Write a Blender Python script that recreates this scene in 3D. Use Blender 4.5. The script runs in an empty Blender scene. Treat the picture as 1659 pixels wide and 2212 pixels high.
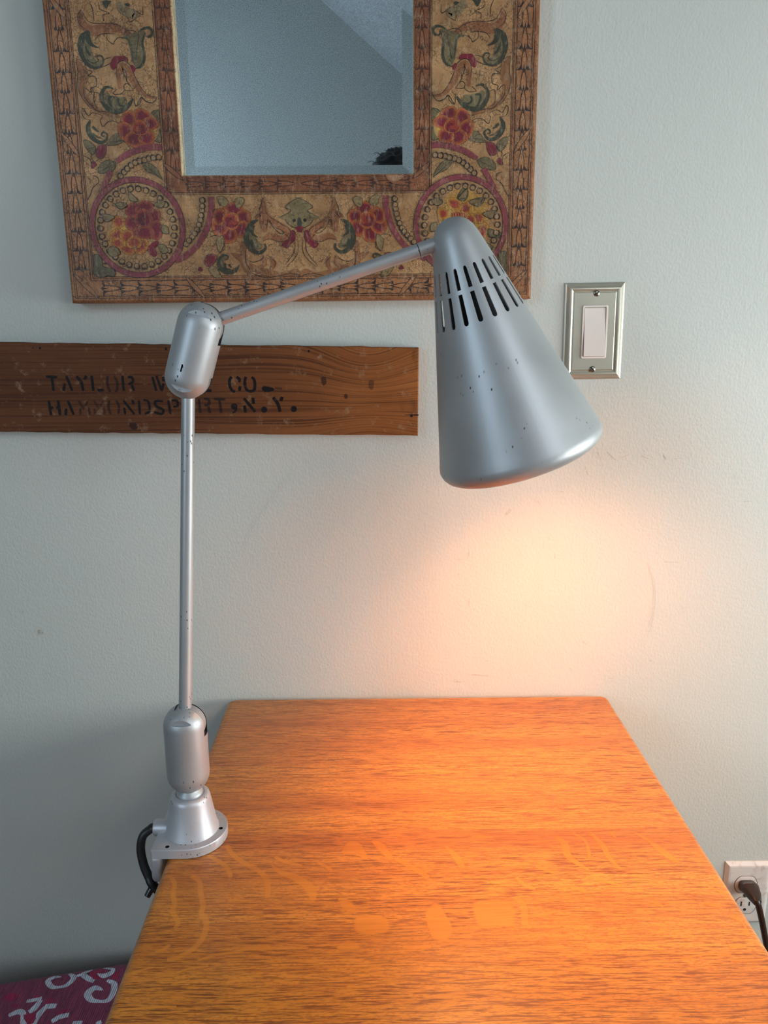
import bpy, math, random
import numpy as np
from mathutils import Vector, Matrix
from mathutils.geometry import tessellate_polygon
random.seed(7)
SC = bpy.context.scene
COL = SC.collection
# ------------------------------------------------------------------ camera, world, lights, exposure
FPX, CX, CY = 1664.6, 829.5, 1106.0
CAM = np.array([0.0, -1.018, 1.25])
_y = np.array([804 - CX, 709 - CY, FPX]); _y /= np.linalg.norm(_y)
_z = -np.array([858 - CX, 8084 - CY, FPX]); _z -= _y * (_z @ _y); _z /= np.linalg.norm(_z)
_x = np.cross(_y, _z)
ROT = np.array([_x, _y, _z])                       # world = ROT @ (right, down, forward)
cd = bpy.data.cameras.new('camera'); cam = bpy.data.objects.new('camera', cd); COL.objects.link(cam)
cd.sensor_fit = 'VERTICAL'; cd.sensor_height = 24.0; cd.lens = 24.0 * FPX / 2212.0
cd.clip_start = 0.02
m = Matrix.Identity(4)
for i in range(3):
    m[i][0] = ROT[i][0]; m[i][1] = -ROT[i][1]; m[i][2] = -ROT[i][2]; m[i][3] = CAM[i]
cam.matrix_world = m
SC.camera = cam

vs = SC.view_settings
vs.view_transform = 'Standard'; vs.look = 'None'; vs.gamma = 1.0; vs.exposure = 0.16
try: vs.use_curve_mapping = False
except Exception: pass
WORLD_RGB, WORLD_E = (0.45, 0.62, 1.0), 0.5
RIGHT_W, RIGHT_RGB = 26.5, (0.95, 1.0, 0.98)
LEFTFILL_W, LEFTFILL_RGB = 36.0, (0.66, 0.84, 1.0)
TOPFILL_W, TOPFILL_RGB = 12.0, (0.88, 0.95, 1.0)
BULB_E, BULB_RGB = 275.0, (1.0, 0.41, 0.15)
w = bpy.data.worlds.new('sky'); SC.world = w; w.use_nodes = True
w.node_tree.nodes['Background'].inputs[0].default_value = (*WORLD_RGB, 1)
w.node_tree.nodes['Background'].inputs[1].default_value = WORLD_E
RW = dict(x=1.5, y0=-1.32, y1=-0.18, z0=0.76, z1=1.33)          # window in the right wall
LW = dict(x=-1.8, y0=-3.1, y1=-2.1, z0=1.2, z1=2.4)            # unseen left-wall window, added to brighten the back wall

def area(name, loc, rot, sx, sy, e, rgb):
    l = bpy.data.lights.new(name, 'AREA'); l.shape = 'RECTANGLE'; l.size = sx; l.size_y = sy
    l.energy = e; l.color = rgb
    o = bpy.data.objects.new(name, l); COL.objects.link(o); o.location = loc; o.rotation_euler = rot
    return o
area('daylight_right', (RW['x'] + 0.09, (RW['y0'] + RW['y1']) / 2, (RW['z0'] + RW['z1']) / 2), (0, math.pi / 2, 0),
     RW['z1'] - RW['z0'], RW['y1'] - RW['y0'], RIGHT_W, RIGHT_RGB)
area('fill_left', (LW['x'] - 0.09, (LW['y0'] + LW['y1']) / 2, (LW['z0'] + LW['z1']) / 2), (0, -math.pi / 2, 0),
     LW['z1'] - LW['z0'], LW['y1'] - LW['y0'], LEFTFILL_W, LEFTFILL_RGB)  # added fill light in the left opening

SL0, SLX, SLM = 2.428, 0.24, 0.83                       # sloped ceiling: z = SL0 - SLM (x - SLX)
def slz(x): return SL0 - SLM * (x - SLX)
SK = dict(x0=0.66, x1=1.22, y0=-2.2, y1=-1.1)          # unseen skylight, added in the slope for fill from above
area('fill_overhead', ((SK['x0'] + SK['x1']) / 2 + .05, (SK['y0'] + SK['y1']) / 2, slz((SK['x0'] + SK['x1']) / 2) + .08), (0, math.atan(SLM), 0),
     (SK['x1'] - SK['x0']) * math.hypot(1, SLM), SK['y1'] - SK['y0'], TOPFILL_W, TOPFILL_RGB)  # added overhead fill light

# ------------------------------------------------------------------ helpers
def P(px, py, X=None, Y=None, Z=None):
    """point of the place seen at a photograph pixel, on the plane X=, Y= or Z="""
    d = ROT @ np.array([px - CX, py - CY, FPX])
    for i, v in enumerate((X, Y, Z)):
        if v is not None: return CAM + d * (v - CAM[i]) / d[i]

def add(o, parent=None):
    COL.objects.link(o)
    if parent is not None:
        o.parent = parent
        if parent.type == 'EMPTY': o.matrix_parent_inverse = Matrix.Translation(-Vector(parent.location))
    return o

def thing(name, label, cat, loc, group=None):
    o = bpy.data.objects.new(name, None); COL.objects.link(o); o.location = [float(v) for v in loc]
    o.empty_display_size = 0.05
    o['label'] = label; o['category'] = cat
    if group: o['group'] = group
    return o

def tag(o, label, cat):
    o['label'] = label; o['category'] = cat; return o

def build(name, V, F, mats, parent=None, smooth=None, midx=None, colors=None, attr='paint'):
    me = bpy.data.meshes.new(name)
    me.from_pydata([tuple(float(c) for c in v) for v in V], [], [list(f) for f in F]); me.update()
    for mt in (mats if isinstance(mats, (list, tuple)) else [mats]): me.materials.append(mt)
    if midx is not None: me.polygons.foreach_set('material_index', midx)
    if colors is not None:                       # one rgba list per face: constant or per-corner
        a = me.color_attributes.new(attr, 'FLOAT_COLOR', 'CORNER')
        buf = []
        for f, c in zip(F, colors):
            if hasattr(c[0], '__len__'):
                for q in c: buf += [q[0], q[1], q[2], q[3] if len(q) > 3 else 1.0]
            else: buf += [c[0], c[1], c[2], c[3] if len(c) > 3 else 1.0] * len(f)
        a.data.foreach_set('color', buf)
    if smooth is not None:
        me.polygons.foreach_set('use_smooth', [True] * len(me.polygons))
        me.set_sharp_from_angle(angle=math.radians(smooth))
    o = bpy.data.objects.new(name, me)
    return add(o, parent)

class MB:
    """collects shapes for one mesh"""
    def __init__(s): s.V = []; s.F = []
    def put(s, V, F):
        n = len(s.V); s.V += [tuple(v) for v in V]; s.F += [tuple(i + n for i in f) for f in F]; return s
    def box(s, a, b):
        x0, y0, z0 = a; x1, y1, z1 = b
        V = [(x, y, z) for x in (x0, x1) for y in (y0, y1) for z in (z0, z1)]
        return s.put(V, [(0, 1, 3, 2), (4, 6, 7, 5), (0, 4, 5, 1), (2, 3, 7, 6), (0, 2, 6, 4), (1, 5, 7, 3)])
    def lathe(s, prof, o=(0, 0, 0), ax=(0, 0, 1), n=48, ref=(0, -1, 0)):
        """prof: list of (r, h) from one end to the other"""
        A, B, Cc = frame(ax, ref); o = np.array(o, float); V = []; F = []; rows = []
        for r, h in prof:
            if r < 1e-6: rows.append([len(V)]); V.append(o + Cc * h)
            else:
                rows.append(list(range(len(V), len(V) + n)))
                for k in range(n):
                    t = 2 * math.pi * k / n; V.append(o + Cc * h + r * (A * math.cos(t) + B * math.sin(t)))
        for a, b in zip(rows, rows[1:]):
            for k in range(n):
                k2 = (k + 1) % n
                if len(a) == 1 and len(b) == 1: continue
                if len(a) == 1: F.append((a[0], b[k2], b[k]))
                elif len(b) == 1: F.append((a[k], a[k2], b[0]))
                else: F.append((a[k], a[k2], b[k2], b[k]))
        return s.put(V, F)
    def tube(s, pts, rad, n=16, res=8, caps=True):
        pts = smooth_path(pts, res); L = len(pts)
        rr = np.interp(np.linspace(0, 1, L), np.linspace(0, 1, len(rad)), rad) if hasattr(rad, '__len__') else [rad] * L
        T = [pts[min(i + 1, L - 1)] - pts[max(i - 1, 0)] for i in range(L)]; T = [t / np.linalg.norm(t) for t in T]
        u = np.cross(T[0], (0, 0, 1.0)); 
        if np.linalg.norm(u) < .1: u = np.cross(T[0], (0, 1.0, 0))
        u /= np.linalg.norm(u); V = []; F = []
        for i in range(L):
            u = u - T[i] * (u @ T[i]); u /= np.linalg.norm(u); v = np.cross(T[i], u)
            for k in range(n):
                t = 2 * math.pi * k / n; V.append(pts[i] + rr[i] * (u * math.cos(t) + v * math.sin(t)))
        for i in range(L - 1):
            for k in range(n): F.append((i * n + k, i * n + (k + 1) % n, (i + 1) * n + (k + 1) % n, (i + 1) * n + k))
        if caps: F.append(tuple(range(n))[::-1]); F.append(tuple(range((L - 1) * n, L * n)))
        return s.put(V, F)
    def build(s, name, mat, parent=None, smooth=35): return build(name, s.V, s.F, mat, parent, smooth)

def frame(ax, ref):
    c = np.array(ax, float); c /= np.linalg.norm(c); a = np.array(ref, float); a = a - c * (a @ c); a /= np.linalg.norm(a)
    return a, np.cross(c, a), c

def smooth_path(pts, res=8, closed=False):
    p = [np.array(q, float) for q in pts]
    if len(p) < 3 and not closed: 
        return p
    out = []; n = len(p); rng = range(n) if closed else range(n - 1)
    for i in rng:
        if closed: a, b, c, d = p[i - 1], p[i], p[(i + 1) % n], p[(i + 2) % n]
        else: a, b, c, d = p[max(i - 1, 0)], p[i], p[i + 1], p[min(i + 2, n - 1)]
        for k in range(res):
            t = k / res
            out.append(.5 * ((2 * b) + (c - a) * t + (2 * a - 5 * b + 4 * c - d) * t * t + (3 * b - a - 3 * c + d) * t ** 3))
    if not closed: out.append(p[-1])
    return out

def boolean(o, cutters):
    for c in cutters:
        md = o.modifiers.new('cut', 'BOOLEAN'); md.operation = 'DIFFERENCE'; md.solver = 'EXACT'; md.object = c
        try: md.material_mode = 'TRANSFER'
        except Exception: pass
    bpy.context.view_layer.update()
    dg = bpy.context.evaluated_depsgraph_get()
    me = bpy.data.meshes.new_from_object(o.evaluated_get(dg))
    o.modifiers.clear(); old = o.data; nm = old.name; o.data = me; bpy.data.meshes.remove(old); me.name = nm
    for c in cutters: 
        d = c.data; bpy.data.objects.remove(c); bpy.data.meshes.remove(d)
    me.polygons.foreach_set('use_smooth', [True] * len(me.polygons)); me.set_sharp_from_angle(angle=math.radians(32))

def bake(o, ang):
    bpy.context.view_layer.update(); dg = bpy.context.evaluated_depsgraph_get()
    me = bpy.data.meshes.new_from_object(o.evaluated_get(dg)); o.modifiers.clear(); old = o.data; nm = old.name; o.data = me; bpy.data.meshes.remove(old); me.name = nm
    me.polygons.foreach_set('use_smooth', [True] * len(me.polygons)); me.set_sharp_from_angle(angle=math.radians(ang))

def bevel(o, w, seg=3, ang=35):
    md = o.modifiers.new('bevel', 'BEVEL'); md.width = w; md.segments = seg; md.limit_method = 'ANGLE'; md.angle_limit = math.radians(ang)
    md.harden_normals = False
    o.data.polygons.foreach_set('use_smooth', [True] * len(o.data.polygons)); o.data.set_sharp_from_angle(angle=math.radians(60))
    return o

# ------------------------------------------------------------------ flat painting on a surface (paint, stencil ink, oak flecks, scuffs)
class Art:
    """strokes and shapes lying on a plane; uv(region, x, y) gives 2-D surface metres, place(u, v, layer) a 3-D point"""
    def __init__(s, uv, place, step=4e-5):
        s.uv, s.place, s.step = uv, place, step
        s.V = []; s.F = []; s.C = []; s.layer = 1; s.mirrors = [(1, 1)]; s.vc = 0.0
    def _pt(s, q, mir): return s.place(q[0] * mir[0], q[1] if mir[1] > 0 else 2 * s.vc - q[1], (s.layer + .3 * (mir[0] < 0) + .15 * (mir[1] < 0)) * s.step)
    def _emit(s, pts, faces, cols):
        for mir in s.mirrors:
            n = len(s.V); s.V += [s._pt(q, mir) for q in pts]
            flip = mir[0] * mir[1] < 0
            for f, c in zip(faces, cols):
                f2 = [i + n for i in f]
                if flip:
                    f2 = f2[::-1]
                    if hasattr(c[0], '__len__'): c = c[::-1]
                s.F.append(f2); s.C.append(c)
        s.layer += 1
    def conv(s, rg, pts): return [s.uv(rg, *p) for p in pts]
    def scale(s, rg): 
        return 1.0 / RG[rg][2] / s.pxm
    def stroke(s, rg, pts, wid, col, col2=None, res=6, raw=False, wm=None):
        """ribbon; wid in zoom pixels of the region; col centre, col2 edge"""
        q = [np.array(p, float) for p in (pts if raw else s.conv(rg, pts))]
        q = smooth_path(q, res) if len(q) > 2 else [q[0] + (q[1] - q[0]) * t for t in np.linspace(0, 1, 5)]
        k = 1.0 if raw else s.scale(rg)
        wl = wid if hasattr(wid, '__len__') else [wid * .85, wid, wid, wid * .85]
        wl = np.interp(np.linspace(0, 1, len(q)), np.linspace(0, 1, len(wl)), wl) * k * .5
        L = len(q); pts2 = []
        offs = (-1, 1) if col2 is None else (-1, -.55, .55, 1)
        for i in range(L):
            t = q[min(i + 1, L - 1)] - q[max(i - 1, 0)]; t = t / (np.linalg.norm(t) + 1e-12); nrm = np.array([-t[1], t[0]])
            for o in offs: pts2.append(q[i] + nrm * wl[i] * o)
        m = len(offs); F = []; Cc = []
        for i in range(L - 1):
            for j in range(m - 1):
                a = i * m + j
                F.append((a, a + 1, a + m + 1, a + m))
                if col2 is None: Cc.append(col)
                else:
                    e = [col2, col, col, col2]
                    Cc.append([e[j], e[j + 1], e[j + 1], e[j]])
        s._emit(pts2, F, Cc)
    def blob(s, rg, pts, col, col2=None, res=5, raw=False, ctr=None, grow=.5):
        q = smooth_path(pts if raw else s.conv(rg, pts), res, closed=True)
        if area2(q) < 0: q = q[::-1]
        n = len(q)
        if col2 is None:
            tris = tessellate_polygon([[Vector((p[0], p[1], 0)) for p in q]])
            F = [list(t) for t in tris]
            F = [f if area2([q[i] for i in f]) > 0 else f[::-1] for f in F]
            s._emit(q, F, [col] * len(F))
        else:
            c = np.mean(q, axis=0) if ctr is None else np.array(ctr if raw else s.uv(rg, *ctr))
            mid = [c + (p - c) * grow for p in q]
            P2 = list(q) + mid + [c]; F = []; Cc = []
            for i in range(n):
                j = (i + 1) % n
                F.append((i, j, n + j, n + i)); Cc.append([col2, col2, col, col])
                F.append((n + i, n + j, 2 * n)); Cc.append(col)
            s._emit(P2, F, Cc)
    def disc(s, rg, c, r, col, col2=None, n=14, rx=1.0, rot=0.0, ctr=None, grow=.5):
        a = [2 * math.pi * k / n for k in range(n)]
        pts = [(c[0] + r * rx * math.cos(t) * math.cos(rot) - r * math.sin(t) * math.sin(rot),
                c[1] + r * rx * math.cos(t) * math.sin(rot) + r * math.sin(t) * math.cos(rot)) for t in a]
        s.blob(rg, pts, col, col2, res=1, ctr=ctr, grow=grow)
    def ink(s, rg, pts, w=7, col=None): s.stroke(rg, pts, [w * .5, w, w, w * .5], col or INK)
    def out(s, rg, pts, w=6, col=None):
        p = list(pts) + [pts[0]]; s.stroke(rg, p, w, col or INK)

def area2(q): return sum(q[i][0] * q[(i + 1) % len(q)][1] - q[(i + 1) % len(q)][0] * q[i][1] for i in range(len(q)))
# tracing windows on the photograph: x0, y0, zoom factor
RG = dict(A=(90, 0, 5.53), B=(100, 200, 5.53), C=(130, 380, 4.74), D=(450, 400, 4.1475), E=(870, 0, 5.352), F=(870, 200, 5.352),
          G=(820, 390, 4.74), H=(60, 780, 5.184), I=(420, 780, 6.381), J=(0, 2060, 5.925), K=(200, 1800, 2.765), L=(700, 1750, 2.765),
          M=(1150, 1500, 3.106), N=(900, 900, 2.186), S=(0, 720, 3.318), T=(300, 600, 2.513), X=(0, 0, 1.0), O=(0, 900, 2.764))
def px(rg, x, y): a = RG[rg]; return a[0] + x / a[2], a[1] + y / a[2]
INK = (0.020, 0.013, 0.012, 1)

# ------------------------------------------------------------------ materials
class NT:
    def __init__(s, name):
        s.m = bpy.data.materials.new(name); s.m.use_nodes = True; s.t = s.m.node_tree
        s.b = s.t.nodes['Principled BSDF']; s._pos = None
    def set(s, sock, v):
        if isinstance(v, bpy.types.NodeSocket): s.t.links.new(v, sock)
        elif hasattr(v, '__len__') and sock.type == 'RGBA' and len(v) == 3: sock.default_value = (*v, 1)
        else: sock.default_value = v
    def n(s, typ, ins=None, out=0, **props):
        nd = s.t.nodes.new('ShaderNode' + typ)
        for k, v in props.items(): setattr(nd, k, v)
        for k, v in (ins or {}).items(): s.set(nd.inputs[k], v)
        return nd.outputs[out]
    def pos(s):
        if s._pos is None: s._pos = s.n('NewGeometry', out='Position')
        return s._pos
    def obj(s): return s.n('TexCoord', out='Object')
    def map(s, sc=(1, 1, 1), loc=(0, 0, 0), rot=(0, 0, 0), v=None):
        return s.n('Mapping', {'Vector': v or s.obj(), 'Scale': sc, 'Location': loc, 'Rotation': rot})
    def noise(s, v, scale=1., detail=3., rough=.5, dist=0., out='Fac'):
        return s.n('TexNoise', {'Vector': v, 'Scale': scale, 'Detail': detail, 'Roughness': rough, 'Distortion': dist}, out=out)
    def ramp(s, fac, stops):
        nd = s.t.nodes.new('ShaderNodeValToRGB'); e = nd.color_ramp.elements
        while len(e) < len(stops): e.new(.5)
        for el, (p, c) in zip(e, stops):
            el.position = p; el.color = (*c, 1) if hasattr(c, '__len__') else (c, c, c, 1)
        s.set(nd.inputs[0], fac); return nd.outputs[0]
    def mix(s, f, a, b, mode='MIX'):
        nd = s.t.nodes.new('ShaderNodeMix'); nd.data_type = 'RGBA'; nd.blend_type = mode
        s.set(nd.inputs[0], f); s.set(nd.inputs[6], a); s.set(nd.inputs[7], b); return nd.outputs[2]
    def math(s, op, a, b=0.0, clamp=False):
        nd = s.t.nodes.new('ShaderNodeMath'); nd.operation = op; nd.use_clamp = clamp
        s.set(nd.inputs[0], a); s.set(nd.inputs[1], b); return nd.outputs[0]
    def mapr(s, v, a, b, c=0., d=1.): return s.n('MapRange', {'Value': v, 'From Min': a, 'From Max': b, 'To Min': c, 'To Max': d})
    def bump(s, h, strength=.3, dist=.001, normal=None):
        ins = {'Height': h, 'Strength': strength, 'Distance': dist}
        if normal is not None: ins['Normal'] = normal
        return s.n('Bump', ins)
    def pr(s, **kw):
        for k, v in kw.items(): s.set(s.b.inputs[k.replace('_', ' ')], v)
        return s.m
    def attr(s, name='paint', out='Color'): return s.n('Attribute', out=out, attribute_name=name)

def simple(name, rgb, rough=.5, metal=0., **kw):
    return NT(name).pr(Base_Color=rgb, Roughness=rough, Metallic=metal, **kw)

def mat_wall(name, rgb):
    t = NT(name); o = t.obj()
    big = t.noise(o, 2.2, 3)
    col = t.mix(t.mapr(big, .3, .7), tuple(c * .965 for c in rgb), tuple(min(1, c * 1.03) for c in rgb))
    a = t.attr(); al = t.attr(out='Alpha')
    col = t.mix(t.math('MULTIPLY', al, t.mapr(t.noise(o, 500, 2), .35, .6), True), col, a)
    h = t.math('ADD', t.noise(t.map((1, 1, .7)), 330, 2, .5, .2), t.math('MULTIPLY', t.noise(o, 120, 2), .6))
    return t.pr(Base_Color=col, Roughness=.55, Normal=t.bump(h, .34, .0014), **{'Specular_IOR_Level': .35})

def mat_metal_paint(name, rgb, rough=.36, metal=.7, chips=.5, scale=1.0):
    t = NT(name); o = t.obj()
    n1 = t.noise(o, 14, 4)
    col = t.mix(t.mapr(n1, .3, .7), tuple(c * .90 for c in rgb), tuple(min(1, c * 1.04) for c in rgb))
    v = t.n('TexVoronoi', {'Vector': t.n('Mapping', {'Vector': o, 'Scale': (1, 1, .55)}), 'Scale': 230 * scale, 'Randomness': 1.0}, out='Distance')
    gate = t.mapr(t.noise(o, 22, 2), .60 - .12 * chips, .68 - .12 * chips)
    spot = t.math('MULTIPLY', t.mapr(v, .21, .12), gate, True)
    col = t.mix(spot, col, (.035, .03, .035))
    ro = t.math('ADD', t.math('MULTIPLY', n1, .12), rough - .06)
    fine = t.noise(o, 900, 2)
    return t.pr(Base_Color=col, Roughness=ro, Metallic=t.math('MULTIPLY', t.math('SUBTRACT', 1.0, spot), metal), Normal=t.bump(fine, .05, .0004))

def mat_oak():
    t = NT('oak'); o = t.obj(); fl = t.n('Attribute', out='Fac', attribute_name='fleck')
    sep = t.n('SeparateXYZ', {'Vector': o}, out=None) if False else None
    s = t.t.nodes.new('ShaderNodeSeparateXYZ'); t.t.links.new(o, s.inputs[0]); X, Y, Z = s.outputs
    # boards glued side by side, each with its own piece of grain
    b = t.math('FLOOR', t.math('DIVIDE', t.math('ADD', Y, 0.308), 0.126))
    rnd = t.n('TexWhiteNoise', {'W': b}, out='Value', noise_dimensions='1D')
    off = t.n('CombineXYZ', {'X': t.math('MULTIPLY', rnd, 9.0), 'Y': t.math('MULTIPLY', rnd, 3.0), 'Z': Z})
    v = t.n('VectorMath', {0: o, 1: off}, operation='ADD')
    warp = t.noise(t.map((4, 10, 4), v=v), 1.0, 2, out='Color')
    wv = t.n('VectorMath', {0: warp, 1: (0.012, 0.010, 0.0)}, operation='MULTIPLY')
    v2 = t.n('VectorMath', {0: v, 1: wv}, operation='ADD')
    tone = t.noise(t.map((1.3, 26, 26), v=v2), 1.0, 4, .55)
    fine = t.noise(t.map((14, 480, 60), v=v2), 1.0, 3, .6)
    pore = t.noise(t.map((42, 900, 60), v=v2), 1.0, 2, .55)
    dens = t.noise(t.map((3.0, 14, 8), v=v2), 1.0, 2)
    pm = t.math('MULTIPLY', t.mapr(pore, .505, .59), t.mapr(dens, .25, .62, .45, 1.0), True)
    pm = t.math('MULTIPLY', pm, t.mapr(fl, 0., .8, 1., .25))
    curl = t.noise(t.map((230, 720, 60), v=v2), 1.0, 2, .5)              # small figure between the pores
    cm = t.math('MULTIPLY', t.mapr(curl, .52, .62), t.mapr(fl, 0., .8, .55, .0))
    c = t.mix(t.mapr(tone, .30, .70), (.47, .148, .013), (.74, .305, .038))
    c = t.mix(t.math('MULTIPLY', t.mapr(fine, .45, .75), .55), c, (.38, .098, .012))
    c = t.mix(cm, c, (.33, .10, .018))
    c = t.mix(t.math('MULTIPLY', pm, .86), c, (.17, .040, .008))
    c = t.mix(t.math('MULTIPLY', fl, t.mapr(t.noise(t.map((9, 160, 20), v=v2), 1, 2), .3, .7, .08, .40)), c, (.70, .262, .034))
    scr = t.n('TexVoronoi', {'Vector': t.map((5, 16, 5), rot=(0, 0, .6)), 'Scale': 9.0, 'Randomness': 1.0}, out='Distance', feature='F1')
    c = t.mix(t.mapr(scr, .022, .012, 0., .6), c, (.80, .55, .30))
    h = t.math('SUBTRACT', 1.0, t.math('ADD', pm, t.math('MULTIPLY', t.noise(o, 30, 2), .25)))
    return t.pr(Base_Color=c, Roughness=t.mapr(pm, 0, 1, .34, .5), Normal=t.bump(h, .16, .0006), Coat_Weight=.5, Coat_Roughness=.30, **{'Specular_IOR_Level': .3})

def mat_frame():
    t = NT('painted_gold_leaf_wood'); o = t.obj(); a = t.attr(); al = t.attr(out='Alpha')
    wrp = t.noise(o, 110, 3, out='Color')
    wv = t.n('VectorMath', {0: wrp, 1: (.012, .012, .012)}, operation='MULTIPLY')
    ov = t.n('VectorMath', {0: o, 1: wv}, operation='ADD')
    vor = t.n('TexVoronoi', {'Vector': t.map((1, 1, .8), v=ov), 'Scale': 230., 'Randomness': 1.0}, out='Distance', feature='DISTANCE_TO_EDGE')
    brk = t.mapr(t.noise(o, 45, 2), .34, .52)
    crack = t.math('MULTIPLY', t.math('MULTIPLY', t.mapr(vor, .065, .02), brk), .74, True)
    mott = t.noise(o, 30, 6, .70, .6); patch = t.noise(o, 9, 4, .6)
    rub = t.noise(t.map((1, 1, .35)), 300, 3, .6)
    c = t.mix(t.mapr(mott, .30, .72), t.mix(1.0, a, (.52, .46, .40), 'MULTIPLY'), t.mix(1.0, a, (1.30, 1.26, 1.22), 'MULTIPLY'))
    c = t.mix(t.mapr(patch, .46, .68, 0, .55), c, t.mix(1.0, a, (.62, .46, .36), 'MULTIPLY'))
    c = t.mix(t.mapr(rub, .52, .8, 0., .38), c, (.66, .50, .33))
    c = t.mix(t.mapr(t.noise(o, 420, 2), .62, .74, 0, .55), c, (.10, .045, .02))
    c = t.mix(t.math('MULTIPLY', crack, t.mapr(al, .0, 1., .35, 1.)), c, (.055, .026, .012))
    h = t.math('SUBTRACT', t.math('MULTIPLY', rub, .5), crack)
    return t.pr(Base_Color=c, Roughness=t.mapr(rub, .3, .7, .34, .56), Metallic=.15, Normal=t.bump(h, .22, .0008))

def mat_board():
    t = NT('weathered_pine'); o = t.obj(); ink = t.n('Attribute', out='Fac', attribute_name='ink')
    s = t.t.nodes.new('ShaderNodeSeparateXYZ'); t.t.links.new(o, s.inputs[0]); X, Y, Z = s.outputs
    # grain swings up around a knot near the right end
    g = t.math('EXPONENT', t.math('MULTIPLY', t.math('POWER', t.math('DIVIDE', t.math('ADD', X, .005), .055), 2.0), -1.0))
    up = t.math('MULTIPLY', t.math('MULTIPLY', g, t.math('SUBTRACT', Z, 1.150)), .55)
    Z2 = t.math('ADD', Z, up)
    v = t.n('CombineXYZ', {'X': X, 'Y': Y, 'Z': Z2})
    warp = t.noise(t.map((4, 1, 16), v=v), 1, 2)
    Z3 = t.math('ADD', Z2, t.math('MULTIPLY', warp, .010))
    lines = t.noise(t.n('CombineXYZ', {'X': t.math('MULTIPLY', X, 3.), 'Y': 0.0, 'Z': t.math('MULTIPLY', Z3, 380.)}), 1., 3, .55)
    tone = t.noise(t.map((3, 1, 14), v=v), 1., 4, .6)
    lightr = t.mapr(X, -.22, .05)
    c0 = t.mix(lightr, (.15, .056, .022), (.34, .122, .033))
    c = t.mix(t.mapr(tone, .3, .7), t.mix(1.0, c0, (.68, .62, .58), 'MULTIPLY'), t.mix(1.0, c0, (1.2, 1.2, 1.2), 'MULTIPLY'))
    c = t.mix(t.math('MULTIPLY', t.mapr(lines, .50, .62), .70), c, (.055, .018, .009))
    st = t.noise(t.map((26, 1, 9), v=v, loc=(1.3, 0, 0)), 1, 3)
    c = t.mix(t.math('MULTIPLY', t.mapr(st, .60, .70), t.mapr(X, .0, .05, .0, .7)), c, (.045, .015, .008))
    scr = t.noise(t.map((60, 1, 60), loc=(.3, 0, .7)), 1., 5, .7)
    c = t.mix(t.mapr(scr, .57, .70, 0, .6), c, (.36, .23, .14))
    worn = t.mapr(t.noise(t.map((60, 1, 300)), 1, 3, .6), .76, .60)
    c = t.mix(t.math('MULTIPLY', ink, worn, True), c, (.012, .009, .010))
    h = t.math('ADD', t.math('MULTIPLY', lines, -.8), t.math('MULTIPLY', scr, 1.2))
    return t.pr(Base_Color=c, Roughness=.55, Normal=t.bump(h, .5, .0011), **{'Specular_IOR_Level': .18})

def mat_kilim():
    t = NT('kilim_weave'); o = t.obj(); a = t.attr()
    wob = t.noise(o, 35, 2)
    s = t.t.nodes.new('ShaderNodeSeparateXYZ'); t.t.links.new(o, s.inputs[0])
    ph = t.math('ADD', t.math('MULTIPLY', s.outputs[0], 2100.), t.math('MULTIPLY', wob, 4.0))
    rib = t.math('MULTIPLY', t.math('ADD', t.math('SINE', ph), 1.0), .5)
    c = t.mix(t.mapr(t.noise(t.map((300, 40, 40)), 1, 2), .3, .7), t.mix(1.0, a, (.72, .7, .75), 'MULTIPLY'), t.mix(1.0, a, (1.2, 1.2, 1.2), 'MULTIPLY'))
    c = t.mix(t.mapr(t.noise(t.map((420, 90, 90), loc=(3, 1, 0)), 1, 2), .64, .72, 0, .75), c, (.01, .006, .012))
    c = t.mix(t.mapr(rib, .35, 0., 0, .32), c, (.02, .008, .014))
    return t.pr(Base_Color=c, Roughness=.9, Normal=t.bump(rib, .7, .0012), **{'Sheen_Weight': .15})

M = {}
M['wall'] = mat_wall('painted_plaster', (.61, .635, .585))
M['ceiling'] = mat_wall('ceiling_paint', (.74, .755, .77))
M['room'] = mat_wall('room_paint', (.80, .855, .85))
M['floor'] = NT('wood_floor')
def _floor():
    t = M['floor']; v = t.map((1.0, 12, 1)); n = t.noise(v, 4, 4)
    return t.pr(Base_Color=t.ramp(n, [(.3, (.07, .035, .018)), (.7, (.13, .065, .035))]), Roughness=.4)
M['floor'] = _floor()
M['trim'] = simple('white_trim_paint', (.72, .71, .68), .35)
M['grey'] = mat_metal_paint('silver_grey_enamel', (.455, .47, .48), .46, .55, .55)
M['shade'] = mat_metal_paint('shade_grey_enamel', (.445, .46, .465), .46, .55, .05, .9)
M['arm'] = mat_metal_paint('silver_grey_tube', (.46, .465, .47), .44, .55, .75, 1.3)
M['cast'] = mat_metal_paint('cast_grey_base', (.53, .53, .555), .44, .45, .8, 1.2)
M['dark'] = simple('dark_bore', (.012, .011, .012), .6)
M['black'] = simple('black_rubber', (.010, .010, .011), .45)
M['oak'] = mat_oak(); M['frame'] = mat_frame(); M['board'] = mat_board(); M['kilim'] = mat_kilim()
M['mirror'] = simple('mirror_silver', (.80, .87, .88), .012, 1.0)
M['nickel'] = NT('satin_nickel')
def _nk():
    t = M['nickel']; n = t.noise(t.map((1, 1, 1)), 60, 4)
    return t.pr(Base_Color=t.mix(n, (.56, .53, .43), (.66, .63, .52)), Roughness=.36, Metallic=.7)
M['nickel'] = _nk()
M['screw'] = simple('screw_steel', (.30, .28, .23), .3, 1.0)
M['white'] = simple('white_plastic', (.86, .78, .72), .28)
M['outlet'] = NT('outlet_plastic')
def _ol():
    t = M['outlet']; n = t.noise(t.obj(), 90, 4)
    return t.pr(Base_Color=t.mix(t.mapr(n, .55, .75), (.74, .68, .63), (.55, .45, .38)), Roughness=.35)
M['outlet'] = _ol()
M['brown'] = simple('brown_vinyl', (.035, .017, .011), .32)
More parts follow.
